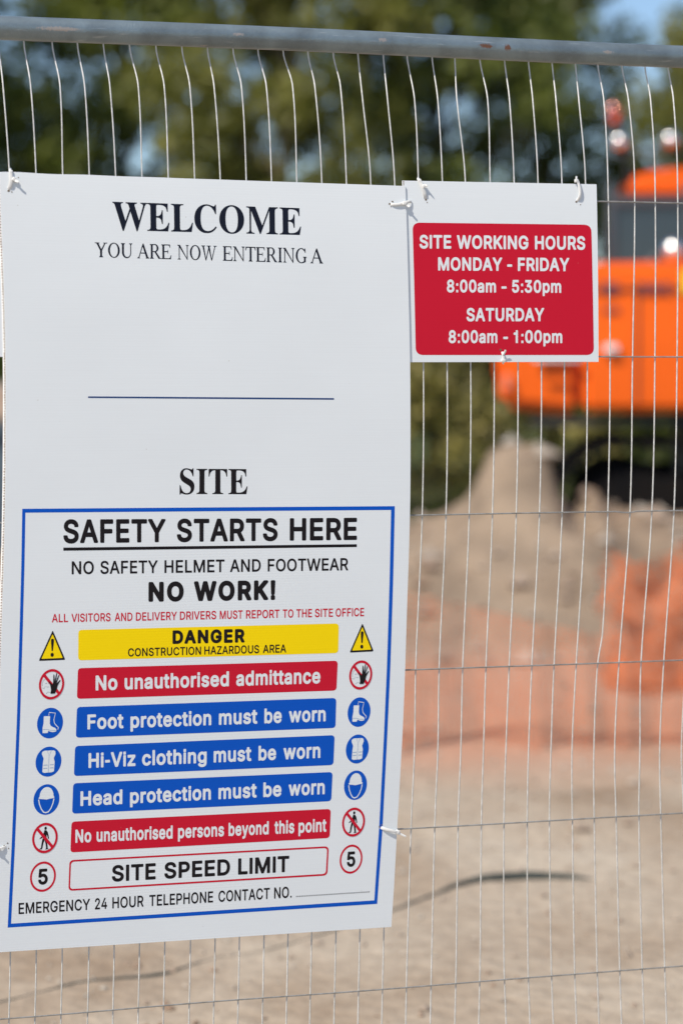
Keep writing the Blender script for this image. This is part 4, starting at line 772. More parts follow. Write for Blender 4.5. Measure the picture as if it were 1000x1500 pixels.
# crushed left-hand edge, its flutes showing as a row of dark tan blocks
V = []; F = []
n = 190
for j in range(n + 1):
    u, v = bg_fn(0, j / n)
    V += [W3(P(u, v, S(u, v) + OFF_BIG)), W3(P(u - .0042, v, S(u, v) + OFF_BIG - .0014)), W3(P(u - .0050, v, S(u, v) + OFF_BIG - .003)), W3(P(u, v, S(u, v) + OFF_BIG - .004))]
for j in range(n):
    for k in range(4): F.append((j*4+k, j*4+4+k, j*4+4+(k+1) % 4, j*4+(k+1) % 4))
F += [(0, 1, 2, 3), tuple(n*4+k for k in (3, 2, 1, 0))]
mesh('cut_edge', V, F, M['edge'], big)
V = []; F = []
v = bg_fn(0, .01)[1]; vend = bg_fn(0, .995)[1]
Ltab = sorted((bg_fn(0, j / 60)[1], bg_fn(0, j / 60)[0]) for j in range(61))
rnd = random.Random(3)
while v > vend:
    u = smooth_tab(Ltab, v); a = .0010 + rnd.uniform(-.0002, .0005); h = .0012 + rnd.uniform(-.0003, .0005); b = len(V)
    for du, dv, dw in ((-a, h, 0), (-a - .0022, h * 1.1, -.0009), (-a - .0024, -h, -.0010), (-a - .0003, -h * .8, -.0001)):
        V.append(W3(P(u + du, v + dv, S(u, v) + OFF_BIG + dw - .0016 * 0 + .00025)))
    for du, dv, dw in ((-a, h, 0), (-a - .0022, h * 1.1, -.0009), (-a - .0024, -h, -.0010), (-a - .0003, -h * .8, -.0001)):
        V.append(W3(P(u + du, v + dv, S(u, v) + OFF_BIG + dw - .0009)))
    F += [(b, b+1, b+2, b+3), (b+4, b+7, b+6, b+5), (b, b+4, b+5, b+1), (b+1, b+5, b+6, b+2), (b+2, b+6, b+7, b+3), (b+3, b+7, b+4, b)]
    v -= .0049 + rnd.uniform(-.0004, .0004)
o = mesh('flute_opening', V, F, M['flute'], big); o['kind'] = 'stuff'
# same on the small sign's left edge, where it shows above the big sign
V = []; F = []
for j in range(3):
    u, v = sm_fn(0, .004 + j * .012); b = len(V)
    for w in (.0003, -.0008):
        for du, dv in ((.0006, .0013), (.0034, .0014), (.0034, -.0012), (.0008, -.0013)):
            V.append(W3(P(u + du, v + dv - .001, S(u, v) + OFF_SMALL + w)))
    F += [(b, b+1, b+2, b+3), (b+4, b+7, b+6, b+5), (b, b+4, b+5, b+1), (b+1, b+5, b+6, b+2), (b+2, b+6, b+7, b+3), (b+3, b+7, b+4, b)]
o = mesh('flute_opening', V, F, M['flute'], small); o['kind'] = 'stuff'

F1 = OFF_BIG + LAY; F2 = OFF_BIG + 2 * LAY; F3 = OFF_BIG + 3 * LAY
text(big, 'welcome_text', 's', [('WELCOME', 165, 441)], lin2(166, 336.5, 441, 344), lin2(166, 41.5, 441, 39.6), F1, M['navy'])
text(big, 'entering_text', 'r', [('YOU', 139, 194), ('ARE', 201, 251), ('NOW', 260, 317.5), ('ENTERING', 326.5, 449), ('A', 454.5, 473)], lin2(139, 376, 473, 385.6), c_(21.2), F1, M['navy'])
Print(F1).pxpoly([(129, 580.4), (489, 583), (489, 585.4), (129, 582.8)]).out('name_rule', M['ruleblue'], big)
text(big, 'site_text', 's', [('SITE', 263, 362.5)], lin2(263, 723.6, 362, 724), c_(37), F1, M['black'])
# blue frame
outer = [(32.6, 745.3), (305, 743.3), (578, 741.4), (575.6, 850), (571.4, 980), (566.6, 1085), (560, 1214), (552.2, 1324.6), (282, 1342), (11.2, 1359.4), (17, 1240), (24.5, 1060), (28.8, 920), (31.2, 830)]
inner = [(37.2, 751), (305, 748.9), (572.6, 747), (570.4, 850), (566.4, 980), (561.8, 1085), (555, 1214), (548, 1319.4), (282, 1336.6), (16.2, 1353.6), (21.8, 1240), (29.2, 1060), (33.4, 920), (35.8, 830)]
Print(F1).pxpoly(outer, inner[::-1]).out('notice_border', M['blue'], big)
text(big, 'safety_heading_text', 'b', [('SAFETY', 92.8, 242.5), ('STARTS', 259, 406.5), ('HERE', 424.2, 522.6)], lin2(93, 796, 522, 791), lin2(93, 35, 522, 32.6), F1, M['black'])
Print(F1).pxpoly([(92.8, 802.2), (522.4, 797.2), (522.4, 801.4), (92.8, 806.8)]).out('heading_underline', M['black'], big)
text(big, 'helmet_rule_text', 'n', [('NO', 105, 137.5), ('SAFETY', 147, 231), ('HELMET', 240.8, 328.8), ('AND', 336.8, 381.8), ('FOOTWEAR', 392, 509.8)], lin2(105, 841.5, 510, 835.6), lin2(105, 19.2, 510, 18.2), F1, M['black'])
text(big, 'no_work_text', 'x', [('NO', 217.4, 269), ('WORK!', 284, 403)], lin2(218, 881.8, 403, 879), c_(29.2), F1, M['black'])
text(big, 'visitors_text', 'n', [('ALL', 76, 99.8), ('VISITORS', 104.6, 162), ('AND', 168, 194), ('DELIVERY', 199, 259), ('DRIVERS', 263.4, 316.6), ('MUST', 321.8, 355.4), ('REPORT', 360.2, 409.4), ('TO', 414, 429.6), ('THE', 433.8, 456.8), ('SITE', 461, 487.5), ('OFFICE', 491.4, 533)], lin2(76, 912, 533, 902.8), c_(12.3), F1, M['red'])
Print(F1).pxpoly(rquad((114.8, 922.9), (496, 913.4), (495.2, 956.8), (114.4, 967.6), 5)).out('danger_panel', M['yellow'], big)
text(big, 'danger_text', 'x', [('DANGER', 252.6, 358.2)], lin2(253, 943.6, 358, 941.4), c_(20), F2, M['black'])
text(big, 'hazard_area_text', 'n', [('CONSTRUCTION', 187.5, 294.4), ('HAZARDOUS', 299.2, 379.4), ('AREA', 385, 419)], lin2(187, 962, 419, 956), c_(12), F2, M['black'])
def rule_bar(name, quad_, m, words, bl, cap, style='b'):
    Print(F1).pxpoly(rquad(*quad_, 5)).out(name + '_panel', m, big)
    text(big, name + '_text', style, words, bl, cap, F2, M['board'])
rule_bar('admittance', ((114.2, 979), (494.6, 968), (492.6, 1011.8), (112.6, 1024)), M['red'], [('No', 140, 172), ('unauthorised', 182.4, 335.2), ('admittance', 345.8, 469)], lin2(140, 1011.8, 469, 1001.2), c_(22))
rule_bar('foot_protection', ((112.8, 1036), (492.4, 1022.6), (491.2, 1066.6), (111, 1081)), M['blue'], [('Foot', 128, 180.8), ('protection', 191, 309.4), ('must', 320.5, 376.8), ('be', 387, 412.4), ('worn', 423, 476.8)], lin2(128, 1068.8, 476, 1057), c_(21.8))
rule_bar('clothing', ((110, 1093.2), (490, 1077.2), (488.2, 1121), (108.2, 1137.2)), M['blue'], [('Hi-Viz', 129.6, 198.4), ('clothing', 208, 302.6), ('must', 312.8, 368), ('be', 378.4, 404.2), ('worn', 415, 469)], lin2(130, 1125.4, 469, 1110.6), c_(21.8))
rule_bar('head_protection', ((107.2, 1147.8), (487, 1131.2), (485, 1174), (105.6, 1192.4)), M['blue'], [('Head', 117.8, 179.2), ('protection', 190.4, 308.8), ('must', 319.8, 375.8), ('be', 385.4, 412), ('worn', 422.6, 475.4)], lin2(118, 1181.2, 475, 1163.8), c_(21.6))
rule_bar('persons', ((104.8, 1204), (484.4, 1185.3), (482.7, 1228), (103, 1249.2)), M['red'], [('No', 110.4, 133.8), ('unauthorised', 141.4, 252.8), ('persons', 260.6, 328), ('beyond', 334.6, 393.4), ('this', 401.8, 430.8), ('point', 437, 477.8)], lin2(110, 1235.2, 478, 1218.8), c_(19.4))
ro = rquad((101.8, 1260.4), (481.5, 1240), (479.3, 1283), (100.1, 1305.6), 6)
ri = rquad((104.1, 1262.9), (479.1, 1242.6), (477.0, 1280.5), (102.5, 1302.9), 4.6)
Print(F1).pxpoly(ro, ri[::-1]).out('speed_limit_border', M['red'], big)
text(big, 'speed_limit_text', 'b', [('SITE', 163.8, 228), ('SPEED', 240.6, 336.8), ('LIMIT', 348.6, 423.3)], lin2(164, 1292.2, 423, 1277.8), c_(24), F1, M['black'])
text(big, 'emergency_text', 'n', [('EMERGENCY', 27.2, 131.8), ('24', 139, 156.8), ('HOUR', 164.5, 210.2), ('TELEPHONE', 218.6, 312), ('CONTACT', 319.8, 395), ('NO.', 401.4, 427)], lin2(27, 1339.8, 427, 1315.4), c_(16.4), F1, M['black'])
p = Print(F1)
for i in range(44):
    x = 433.6 + i * 2.47; y = 1313.8 - i * 2.47 * .0640
    p.pxpoly([(x, y - .75), (x + 1.25, y - .8), (x + 1.25, y + .75), (x, y + .8)])
p.out('dotted_line', M['black'], big)

# pictograms
def icon_frame(cx, cy, rx, ry, slope, lean):
    return lambda x, y: (cx + x * rx + y * lean, cy + x * rx * slope - y * ry)
def ell(f, r=1, n=44, rev=False):
    q = [f(r * math.cos(2 * math.pi * k / n), r * math.sin(2 * math.pi * k / n)) for k in range(n)]
    return q[::-1] if rev else q
def stroke(f, pts, w):
    """thin line as a loop in icon units"""
    P_ = [Vector(p) for p in pts]; a = []; b = []
    for i, p in enumerate(P_):
        t = (P_[min(i + 1, len(P_) - 1)] - P_[max(i - 1, 0)]).normalized(); nn = Vector((-t.y, t.x)) * w / 2
        a.append(f(*(p + nn))); b.append(f(*(p - nn)))
    return a + b[::-1]
def bar45(f, w=.085, r=.93):
    c = math.sqrt(.5); 
    return [f(-c*r - c*w, c*r - c*w), f(-c*r + c*w, c*r + c*w), f(c*r + c*w, -c*r + c*w), f(c*r - c*w, -c*r - c*w)]
def ring(f, r0=1, r1=.85): return [ell(f, r0), ell(f, r1, rev=True)]
def slash_ring(f, name, r1=.83):
    """prohibition ring with its bar, one outline pieced from two half openings"""
    w = .105; loops = [ell(f, 1, 60)]
    for sgn in (1, -1):
        a0 = math.asin(w / r1); L_ = []
        for k in range(31):
            a = a0 + (math.pi - 2 * a0) * k / 30
            x, y = r1 * math.cos(a), r1 * math.sin(a) * sgn
            c, s_ = math.cos(R(-45)), math.sin(R(-45))
            L_.append(f(x * c - y * s_, x * s_ + y * c))
        loops.append(L_)
    Print(F2 + LAY).pxpoly(*loops).out(name, M['red'], big)
def mitt(f):
    hand = [(-.06, -.62), (.30, -.62), (.44, -.34), (.50, -.10), (.62, .10), (.72, .24), (.66, .27), (.50, .12), (.42, .04),
            (.46, .20), (.56, .46), (.60, .58), (.54, .60), (.46, .44), (.34, .14), (.36, .34), (.40, .62), (.42, .72), (.35, .73), (.30, .52), (.24, .18),
            (.22, .36), (.20, .56), (.18, .64), (.12, .63), (.12, .44), (.12, .14), (.08, -.02), (-.02, .06), (-.12, .14), (-.20, .20), (-.24, .15), (-.14, .02), (-.08, -.14), (-.02, -.40)]
    return [f(x * .98, y) for x, y in hand]
cols = {}
def both(kind, L_, R_):
    for side, (cx, cy, rx, ry) in (('l', L_), ('r', R_)):
        sl_ = -.045 * (cy - 700) / 560 - .012
        f = icon_frame(cx, cy, rx, ry, sl_, 1.0 if side == 'l' else 1.2)
        if kind == 'hand':
            Print(F1).pxpoly(ell(f, .86)).out('hand_sign_ground', M['board'], big)
            p = Print(F2)
            arcp = [(-.62 + .33 * math.cos(a), .02 + .36 * math.sin(a)) for a in [R(200 - k * 15) for k in range(13)]]
            p.pxpoly(stroke(f, [(x + .22, y) for x, y in arcp], .03))
            p.pxpoly(stroke(f, [(-.74, -.22), (-.55, -.26), (-.5, -.1)], .03)).pxpoly(stroke(f, [(-.40, -.62), (-.28, -.50), (-.1, -.52), (.02, -.58)], .03))
            p.pxpoly(stroke(f, [(-.5, .06), (-.35, .08)], .05)).pxpoly(stroke(f, [(-.26, .05), (-.16, .07)], .05)).pxpoly(stroke(f, [(-.42, -.14), (-.3, -.18), (-.2, -.15)], .03))
            p.out('hand_sign_face', M['grey'], big)
            slash_ring(f, 'hand_sign_ring')
            Print(F3 + LAY).pxpoly(mitt(f)).out('hand_sign_hand', M['black'], big)
        if kind == 'boot':
            Print(F1).pxpoly(ell(f)).out('boot_sign_disc', M['blue'], big)
            p = Print(F2)
            p.pxpoly([f(x, y) for x, y in ((-.50, .46), (-.02, .46), (-.02, -.02), (.06, -.18), (.22, -.26), (.42, -.34), (.52, -.44), (.50, -.56), (.30, -.60), (.10, -.58), (-.10, -.50), (-.16, -.64), (-.54, -.64), (-.56, -.30), (-.50, .0))])
            p.pxpoly(stroke(f, [(-.12, .50), (-.10, .70), (.38, .64), (.28, .20), (.34, -.02), (.52, -.20), (.66, -.30), (.62, -.44)], .05))
            p.out('boot_sign_boots', M['board'], big)
            Print(F3).pxpoly(stroke(f, [(-.52, -.40), (-.20, -.40), (.05, -.48), (.48, -.50)], .03)).out('boot_sign_sole_line', M['paleblue'], big)
        if kind == 'vest':
            Print(F1).pxpoly(ell(f)).out('vest_sign_disc', M['blue'], big)
            Print(F2).pxpoly([f(x, y) for x, y in ((-.34, .74), (.38, .74), (.50, .66), (.52, .50), (.40, .22), (.48, -.02), (.46, -.66), (.30, -.72), (-.30, -.74), (-.44, -.68), (-.42, -.02), (-.38, .22), (-.54, .52), (-.52, .66))]).out('vest_sign_vest', M['board'], big)
            p = Print(F3)
            p.pxpoly(stroke(f, [(-.12, .73), (.03, .38), (.18, .73)], .03)).pxpoly(stroke(f, [(.03, .38), (.02, -.72)], .03))
            for y in (-.22, -.43):
                p.pxpoly(stroke(f, [(-.38, y - .01), (-.06, y)], .045)).pxpoly(stroke(f, [(.12, y), (.42, y + .01)], .045))
            p.out('vest_sign_stripes', M['paleblue'], big)
        if kind == 'helmet':
            Print(F1).pxpoly(ell(f)).out('helmet_sign_disc', M['blue'], big)
            dome = [(-.62, .12), (-.52, .22)] + [(.56 * math.cos(a) * .96 - .0, .22 + .60 * math.sin(a)) for a in [R(180 - k * 15) for k in range(13)]] + [(.52, .22), (.62, .14), (.58, .08), (.30, .05), (.0, .0), (-.30, .04), (-.56, .06)]
            jawo = [(-.60, .02), (-.52, -.30), (-.36, -.62), (-.18, -.82), (0, -.86), (.20, -.80), (.38, -.58), (.52, -.26), (.58, .04)]
            p = Print(F2).pxpoly([f(x, y) for x, y in dome])
            p.pxpoly(stroke(f, jawo, .075)).out('helmet_sign_head', M['board'], big)
        if kind == 'walk':
            Print(F1).pxpoly(ell(f, .86)).out('walking_sign_ground', M['board'], big)
            p = Print(F2).pxpoly(ell(lambda x, y: f(.02 + x * .10, .64 + y * .11), 1, 16))
            p.pxpoly([f(x, y) for x, y in ((-.06, .52), (.10, .50), (.22, .36), (.30, .08), (.32, -.08), (.24, -.06), (.18, .12), (.12, .22), (.14, -.06), (.18, -.30), (.24, -.52), (.26, -.68), (.34, -.74), (.06, -.76), (.12, -.66), (.08, -.44), (-.02, -.14), (-.10, -.34), (-.16, -.66), (-.20, -.74), (-.44, -.72), (-.28, -.64), (-.26, -.40), (-.20, -.10), (-.14, .06), (-.28, -.02), (-.44, -.06), (-.34, .06), (-.20, .14), (-.12, .34))])
            p.out('walking_sign_figure', M['black'], big)
            slash_ring(f, 'walking_sign_ring')
        if kind == 'five':
            Print(F1).pxpoly(*ring(f, 1, .85)).out('speed_sign_ring', M['red'], big)
            x0, y0 = f(-.37, -.51); x1, y1 = f(.37, -.51)
            p = Print(F1); p.word('b', '5', x0 + 0.6, x1 + .6, lin2(x0, y0 + .2, x1, y1 + .2), c_(ry * 1.04)); p.out('speed_sign_number', M['black'], big)
both('hand', (75.5, 1002.6, 18.5, 22.3), (528.1, 989, 16.8, 21.4))
both('boot', (73.3, 1059.5, 19, 22.5), (525.7, 1043.4, 16.7, 21.7))
both('vest', (71, 1116, 18.9, 22), (523.2, 1097.5, 16.8, 21.3))
both('helmet', (68, 1171.6, 19, 22.4), (520.5, 1150.6, 16.7, 21.6))
both('walk', (65.8, 1228, 18.7, 22.3), (517.6, 1204.7, 16.7, 21.3))
both('five', (62.9, 1284.7, 19, 22.3), (514, 1259, 16.7, 21.4))
for tri in (((77.2, 923.3), (56.6, 968.4), (95.8, 966.8)), ((530.7, 913), (511.8, 956.2), (547.2, 954.4))):
    A, B, Cc = [Vector(q) for q in tri]; G = (A + B + Cc) / 3
    def rt(k, r):
        q = [G + (x - G) * k for x in (A, B, Cc)]; out = []
        for i in range(3):
            p0, p1, p2 = q[i - 1], q[i], q[(i + 1) % 3]
            a = p1 + (p0 - p1).normalized() * r; b = p1 + (p2 - p1).normalized() * r
            out += [tuple((1-t)**2*a + 2*t*(1-t)*p1 + t*t*b) for t in (0, .5, 1)]
        return out
    Print(F1).pxpoly(rt(1.0, 2)).out('warning_triangle_edge', M['black'], big)
    Print(F2).pxpoly(rt(.80, 1.2)).out('warning_triangle', M['yellow'], big)
    h = (B.y + Cc.y) / 2 - A.y; hw = (Cc.x - B.x) / 2
    f = lambda x, y: (A.x + x * hw + (B.x + Cc.x - 2 * A.x) / 2 * y, A.y + y * h)
    p = Print(F3).pxpoly([f(-.10, .30), f(.0, .275), (f(.10, .30)), f(.115, .36), f(.05, .68), f(0, .70), f(-.05, .68), f(-.115, .36)])
    p.pxpoly(ell(lambda x, y: f(x * .125, .815 + y * .07), 1, 16)).out('warning_mark', M['black'], big)

# ---- neighbouring sign, only its edge shows at the far left
nb = empty('neighbour_sign', O)
tag(nb, 'plain white sign board just left of the safety sign, only its edge in view', 'sign')
nf = sign_outline([(-420, 238), (-418, 522)], [(5, 254), (6.5, 400), (7.5, 522.5)], OFF_SMALL)
build_board('sign_board', nf, OFF_SMALL, 40, 30, nb, M['board'])

# ------------------------------------------------------------------ cable ties
def pt(px, py, w, off0=OFF_BIG):
    u, v = px_uv(px, py, off0 + w)
    return P(u, v, S(u, v) + off0 + w)
def tie(path, off0, widthpx, head, tail, label, wdir=None):
    K = .55
    path = [(x, y, w * K if w > 0 else w) for x, y, w in path]; tail = [(x, y, w * K) for x, y, w in tail]
    head = (head[0], head[1], head[2] * K, head[3], head[4] * .82, head[5] * .82)
    widthpx *= .82
    root = empty('cable_tie', pt(path[0][0], path[0][1], 0, off0))
    tag(root, label, 'cable tie', 'cable ties fixing the signs to the fence')
    base = root.location.copy()
    q = [pt(x, y, w, off0) - base for x, y, w in path]
    # smooth the strap
    sm = []
    for i in range(len(q) - 1):
        for k in range(4):
            t = k / 4; p0 = q[max(i - 1, 0)]; p3 = q[min(i + 2, len(q) - 1)]
            sm.append(.5 * ((2 * q[i]) + (-p0 + q[i+1]) * t + (2*p0 - 5*q[i] + 4*q[i+1] - p3) * t*t + (-p0 + 3*q[i] - 3*q[i+1] + p3) * t**3))
    sm.append(q[-1])
    wd = []
    for i in range(len(sm)):
        tan = (sm[min(i + 1, len(sm) - 1)] - sm[max(i - 1, 0)]).normalized()
        a = N.cross(tan)
        wd.append(a if a.length > .15 else (wdir or D))
    MB().ribbon(sm, wd, widthpx * .00127, .0016).out('strap', M['tie'], root, True)
    if head:
        hx, hy, hw, ang, sx, sy = head
        c = pt(hx, hy, hw, off0) - base
        rot = Matrix.Rotation(TH, 3, 'Z') @ Matrix.Rotation(ang, 3, 'Y')
        MB().box(c, (sx * .00127, .0034, sy * .00127), .0008, rot).out('lock_head', M['tie'], root, True)
    if tail:
        q = [pt(x, y, w, off0) - base for x, y, w, *_ in tail]
        wd = []
        for i in range(len(q)):
            tan = (q[min(i + 1, len(q) - 1)] - q[max(i - 1, 0)]).normalized(); a = N.cross(tan); wd.append(a if a.length > .15 else D)
        MB().ribbon(q, wd, 3.0 * .00127, .0012).out('strap_tail', M['tie'], root, True)
    return root
def torn(sign, off, blobs):
    """ragged bits of torn board in dark tan round a tie hole"""
    rnd = random.Random(int(blobs[0][0]))
    for x, y, r in blobs:
        p = Print(off + 3 * LAY); n = 9; p.pxpoly([(x + r * rnd.uniform(.55, 1.15) * math.cos(2 * math.pi * k / n), y + r * rnd.uniform(.45, .95) * math.sin(2 * math.pi * k / n)) for k in range(n)])
        p.out('tie_hole', M['tear'], sign)

tie([(16, 249, -.012), (16, 248.5, .001), (15.5, 254, .0035), (16, 264, .0045), (15, 272, .003), (12.5, 277.5, -.001)], OFF_BIG, 6.5, (20.5, 262, .0055, .5, 6, 7),
    [(21, 263, .006), (23, 264.5, .009), (25, 265.5, .011), (27, 266, .0125)], 'white cable tie over the top left corner of the safety sign')
torn(big, OFF_BIG, [(12.8, 279, 2.2), (17.5, 280.8, 1.3), (27, 259.5, 1)])
tie([(571, 298, -.001), (575, 299, .002), (583, 299, .0035), (592, 296.5, .004), (598, 295, .003), (602, 295, -.001)], OFF_BIG, 5, (593, 297, .0065, .1, 7.5, 7),
    [(594, 299, .006), (596.5, 300.5, .008), (598, 301.5, .010), (599.5, 302, .0115)], 'white cable tie near the top right corner of the safety sign, overlapping the hours sign')
torn(big, OFF_BIG, [(570.6, 298.2, 2.0), (574.8, 295, 1.6), (572.5, 302.2, .9)])
tie([(613, 262, -.010), (613, 261.5, .002), (615.5, 267, .004), (619, 275, .005), (622, 285, .0035), (623.2, 291, -.001)], OFF_SMALL, 7, (621, 272, .0065, -.3, 6, 6),
    [(622, 271, .007), (624.5, 271.5, .012), (625.5, 271, .015)], 'white cable tie hooked over the top left of the hours sign')
torn(small, OFF_SMALL, [(623.8, 292, 1.7), (625.4, 296, 1)])
tie([(844.5, 263, -.012), (845, 262.5, .002), (847.5, 270, .005), (849.5, 280, .0055), (848, 289, .004), (844.5, 295, -.001)], OFF_SMALL, 5, (844, 264.5, .004, 0, 7.5, 6),
    [(844, 262, .004), (844, 259.5, .004), (844.2, 257.8, .0035)], 'curved white cable tie over the top right corner of the hours sign')
torn(small, OFF_SMALL, [(843.6, 295.2, 1.9), (850, 299.5, 1)])
tie([(737, 531.5, -.010), (737, 531, .002), (737.4, 526, .004), (736.5, 519, .003), (735.5, 514.5, -.001)], OFF_SMALL, 5, (737, 528, .0045, .3, 8, 6),
    [(736.5, 520, .005), (739, 516, .008), (740.4, 512.5, .010)], 'white cable tie through the bottom edge of the hours sign')
torn(small, OFF_SMALL, [(733, 512.2, 2.0), (739.8, 512.4, 1)])
tie([(557, 1212, -.001), (561, 1214, .002), (568, 1216, .005), (576, 1218, .006), (582, 1220, .003), (584, 1219, -.008)], OFF_BIG, 5.5, (582.5, 1219.5, .003, .45, 6.5, 8),
    [(583, 1220, .003), (587, 1222.5, .004), (592, 1225, .006), (594, 1226, .006)], 'white cable tie with stub tail on the lower right edge of the safety sign')
torn(big, OFF_BIG, [(555.6, 1211.4, 1.5), (558.6, 1208.8, 1.2)])
tie([(9.5, 1240, -.001), (5, 1242, .003), (-2, 1244, .005), (-8, 1246, .004), (-12, 1247, -.008)], OFF_BIG, 4, (-5, 1243, .006, .4, 7, 7),
    [(-4, 1244, .006), (-3, 1245, .009), (-1, 1246, .012)], 'white cable tie on the lower left edge of the safety sign')
torn(big, OFF_BIG, [(6.3, 1239.6, 1.7), (11, 1235.5, 1.4), (12.5, 1243, 1.2)])
# ------------------------------------------------------------------ orange plastic mesh barrier
M['net'] = mat('orange_plastic_mesh', (.62, .17, .055), rough=.6, col2=(.45, .13, .05), scale=4)
def strands(fn, nu, nv, w, m, name, parent, hu=.045):
    """net sheet fn(a,b)->point for a,b in 0..1; flat strands with thickness"""
    V = []; F = []
    def strip(pts, wd):
        b = len(V)
        for p, d in zip(pts, wd):
            nrm = Vector((0, -1, .15)).normalized() * .0012
            V.extend([p - d + nrm, p + d + nrm, p + d - nrm, p - d - nrm])
        for i in range(len(pts) - 1):
            for k in range(4): F.append((b+i*4+k, b+i*4+(k+1) % 4, b+i*4+4+(k+1) % 4, b+i*4+4+k))
    for j in range(nv + 1):
        pts = [fn(i / nu, j / nv) for i in range(nu + 1)]
        strip(pts, [Vector((0, 0, w / 2))] * (nu + 1))
    for i in range(nu + 1):
        pts = [fn(i / nu, j / nv) for j in range(nv + 1)]
        strip(pts, [Vector((w / 2, 0, 0))] * (nv + 1))
    return mesh(name, V, F, m, parent)
def net_barrier():
    root = empty('mesh_barrier', (0, 10.3, 0))
    tag(root, 'sagging orange plastic mesh barrier strung low across the sandy ground', 'barrier')
    topy = [(-300, 900), (250, 885), (560, 866), (640, 880), (730, 905), (820, 925), (870, 935), (1000, 930), (1150, 900), (1400, 890)]
    def fn(a, b):
        px = -200 + a * 1500
        g = ground_at(px, 1092 + 26 * noise.noise(Vector((px * .008, 3, 0))) + 16 * noise.noise(Vector((px * .03, 9, 0)))); y = g.y
        top = at_depth(px, lerp_tab(topy, px), y).z
        bulge = .05 * noise.noise(Vector((a * 30, b * 3, 1)))
        z = ground_z(g.x, y) + (top) * b
        return Vector((g.x + .02 * noise.noise(Vector((a * 40, b * 6, 5))), y + bulge + b * .12, z)) - root.location
    strands(fn, 170, 23, .0035, M['net'], 'mesh_sheet', root)
    M['pin'] = mat('rusty_steel_pin', (.16, .09, .06), rough=.8)
    for px in (-190, 420, 1180):
        g = ground_at(px, 1096); 
        MB().cyl(Vector((g.x, g.y + .10, -.1)) - root.location, Vector((g.x, g.y + .12, .62)) - root.location, .008, 8).out('steel_pin', M['pin'], root)
    # bunched end lying in folds
    r2 = empty('bunched_mesh', (1.5, 12.0, 0))
    tag(r2, 'heap of bunched bright orange plastic mesh on the ground at the right', 'plastic mesh')
    for layer in range(3):
        sd = layer * 7.3
        lft = 885 + layer * 13 + (20 if layer == 3 else 0)
        tp = [(870, 850), (900, 815), (935, 835), (965, 822), (1000, 818), (1060, 800), (1200, 830), (1300, 900)]
        def f2(a, b):
            px = lft + a * (420 - layer * 10) + 34 * (1 - a) * noise.noise(Vector((b * 3.5, sd, 4)))
            y = 12.0 + layer * .17 + .16 * noise.noise(Vector((a * 9 + sd, b * 3, sd)))
            x = (px - 500) / FPX * y + .05 * noise.noise(Vector((b * 4, a * 6, sd)))
            top = (CAM_H - (lerp_tab(tp, px) - 558) * y / FPX) * (1 - .11 * layer * (layer % 2))
            z = .02 + b * top * (1 + .18 * noise.noise(Vector((a * 12, sd, 2)))) + .04 * noise.noise(Vector((a * 14, b * 5, sd)))
            return Vector((x, y + (b - .5) * .12, max(z, .012))) - r2.location
        strands(f2, 60, 20, .0058, M['net'], 'mesh_fold', r2)
net_barrier()

# ------------------------------------------------------------------ excavator
M['orange'] = mat('orange_paint', (.86, .125, .004), rough=.45, spec=.25, coat=.08, var=.12, scale=1.3)
M['steel_dark'] = mat('dark_track_steel', (.006, .006, .007), rough=.9, spec=.1, col2=(.011, .009, .008), scale=6)
M['blackp'] = mat('black_paint', (.02, .02, .022), rough=.5)
M['glass'] = mat('tinted_cab_glass', (.02, .03, .04), rough=.06, spec=.8)
M['cabgrey'] = mat('cab_frame_grey', (.045, .055, .065), rough=.45)
M['chrome'] = mat('lamp_chrome', (.95, .93, .90), rough=.27, metal=1)
M['amber'] = mat('red_beacon_lens', (.80, .10, .04), rough=.18, coat=1)
M['redchrome'] = mat('red_metal_cap', (.62, .25, .20), rough=.27, metal=1)
M['decal'] = mat('dark_decal', (.12, .035, .05), rough=.5)
M['yel'] = mat('yellow_decal', (.9, .62, .03), rough=.4)
M['hydro'] = mat('polished_rod', (.6, .6, .6), rough=.2, metal=1)
YN = 17.5                       # near side of the house
mpp = YN / FPX
ex = empty('excavator', (1.11, YN, 0), R(-4.5))
tag(ex, 'orange tracked excavator with dark cab standing behind the earth heap', 'excavator')
L0 = ex.location
def lx(px, y=YN): return (px - 500) / FPX * y - L0.x
def lz(py, y=YN): return CAM_H - (py - 558) / FPX * y
zb, zt = lz(607), lz(386)
# house: rounded counterweight at the tail, engine bay and tank in front
cwp = [(0.05, zb + .05), (.0, zb + .25), (0, zt - .38), (.09, zt - .17), (.26, zt - .06), (.62, zt), (.62, zb)]
cw = MB(); 
cw.prism(cwp, .10, 2.40, .07, 4); cw.out('counterweight', M['orange'], ex, True)
MB().prism([(.63, zb + .02), (.63, zt + .0), (2.05, zt + .02), (2.62, zt - .08), (2.9, zt - .35), (2.95, zb + .02)], 0, .95, .05, 3).out('side_housing', M['orange'], ex, True)
MB().prism([(.63, zb + .02), (.63, zt - .02), (1.2, zt - .02), (1.2, zb + .02)], .97, 2.45, .05, 3).out('engine_cover', M['orange'], ex, True)
MB().box((1.75, 1.2, zb - .06), (3.0, 2.2, .05), .01).out('turntable_deck', M['blackp'], ex)
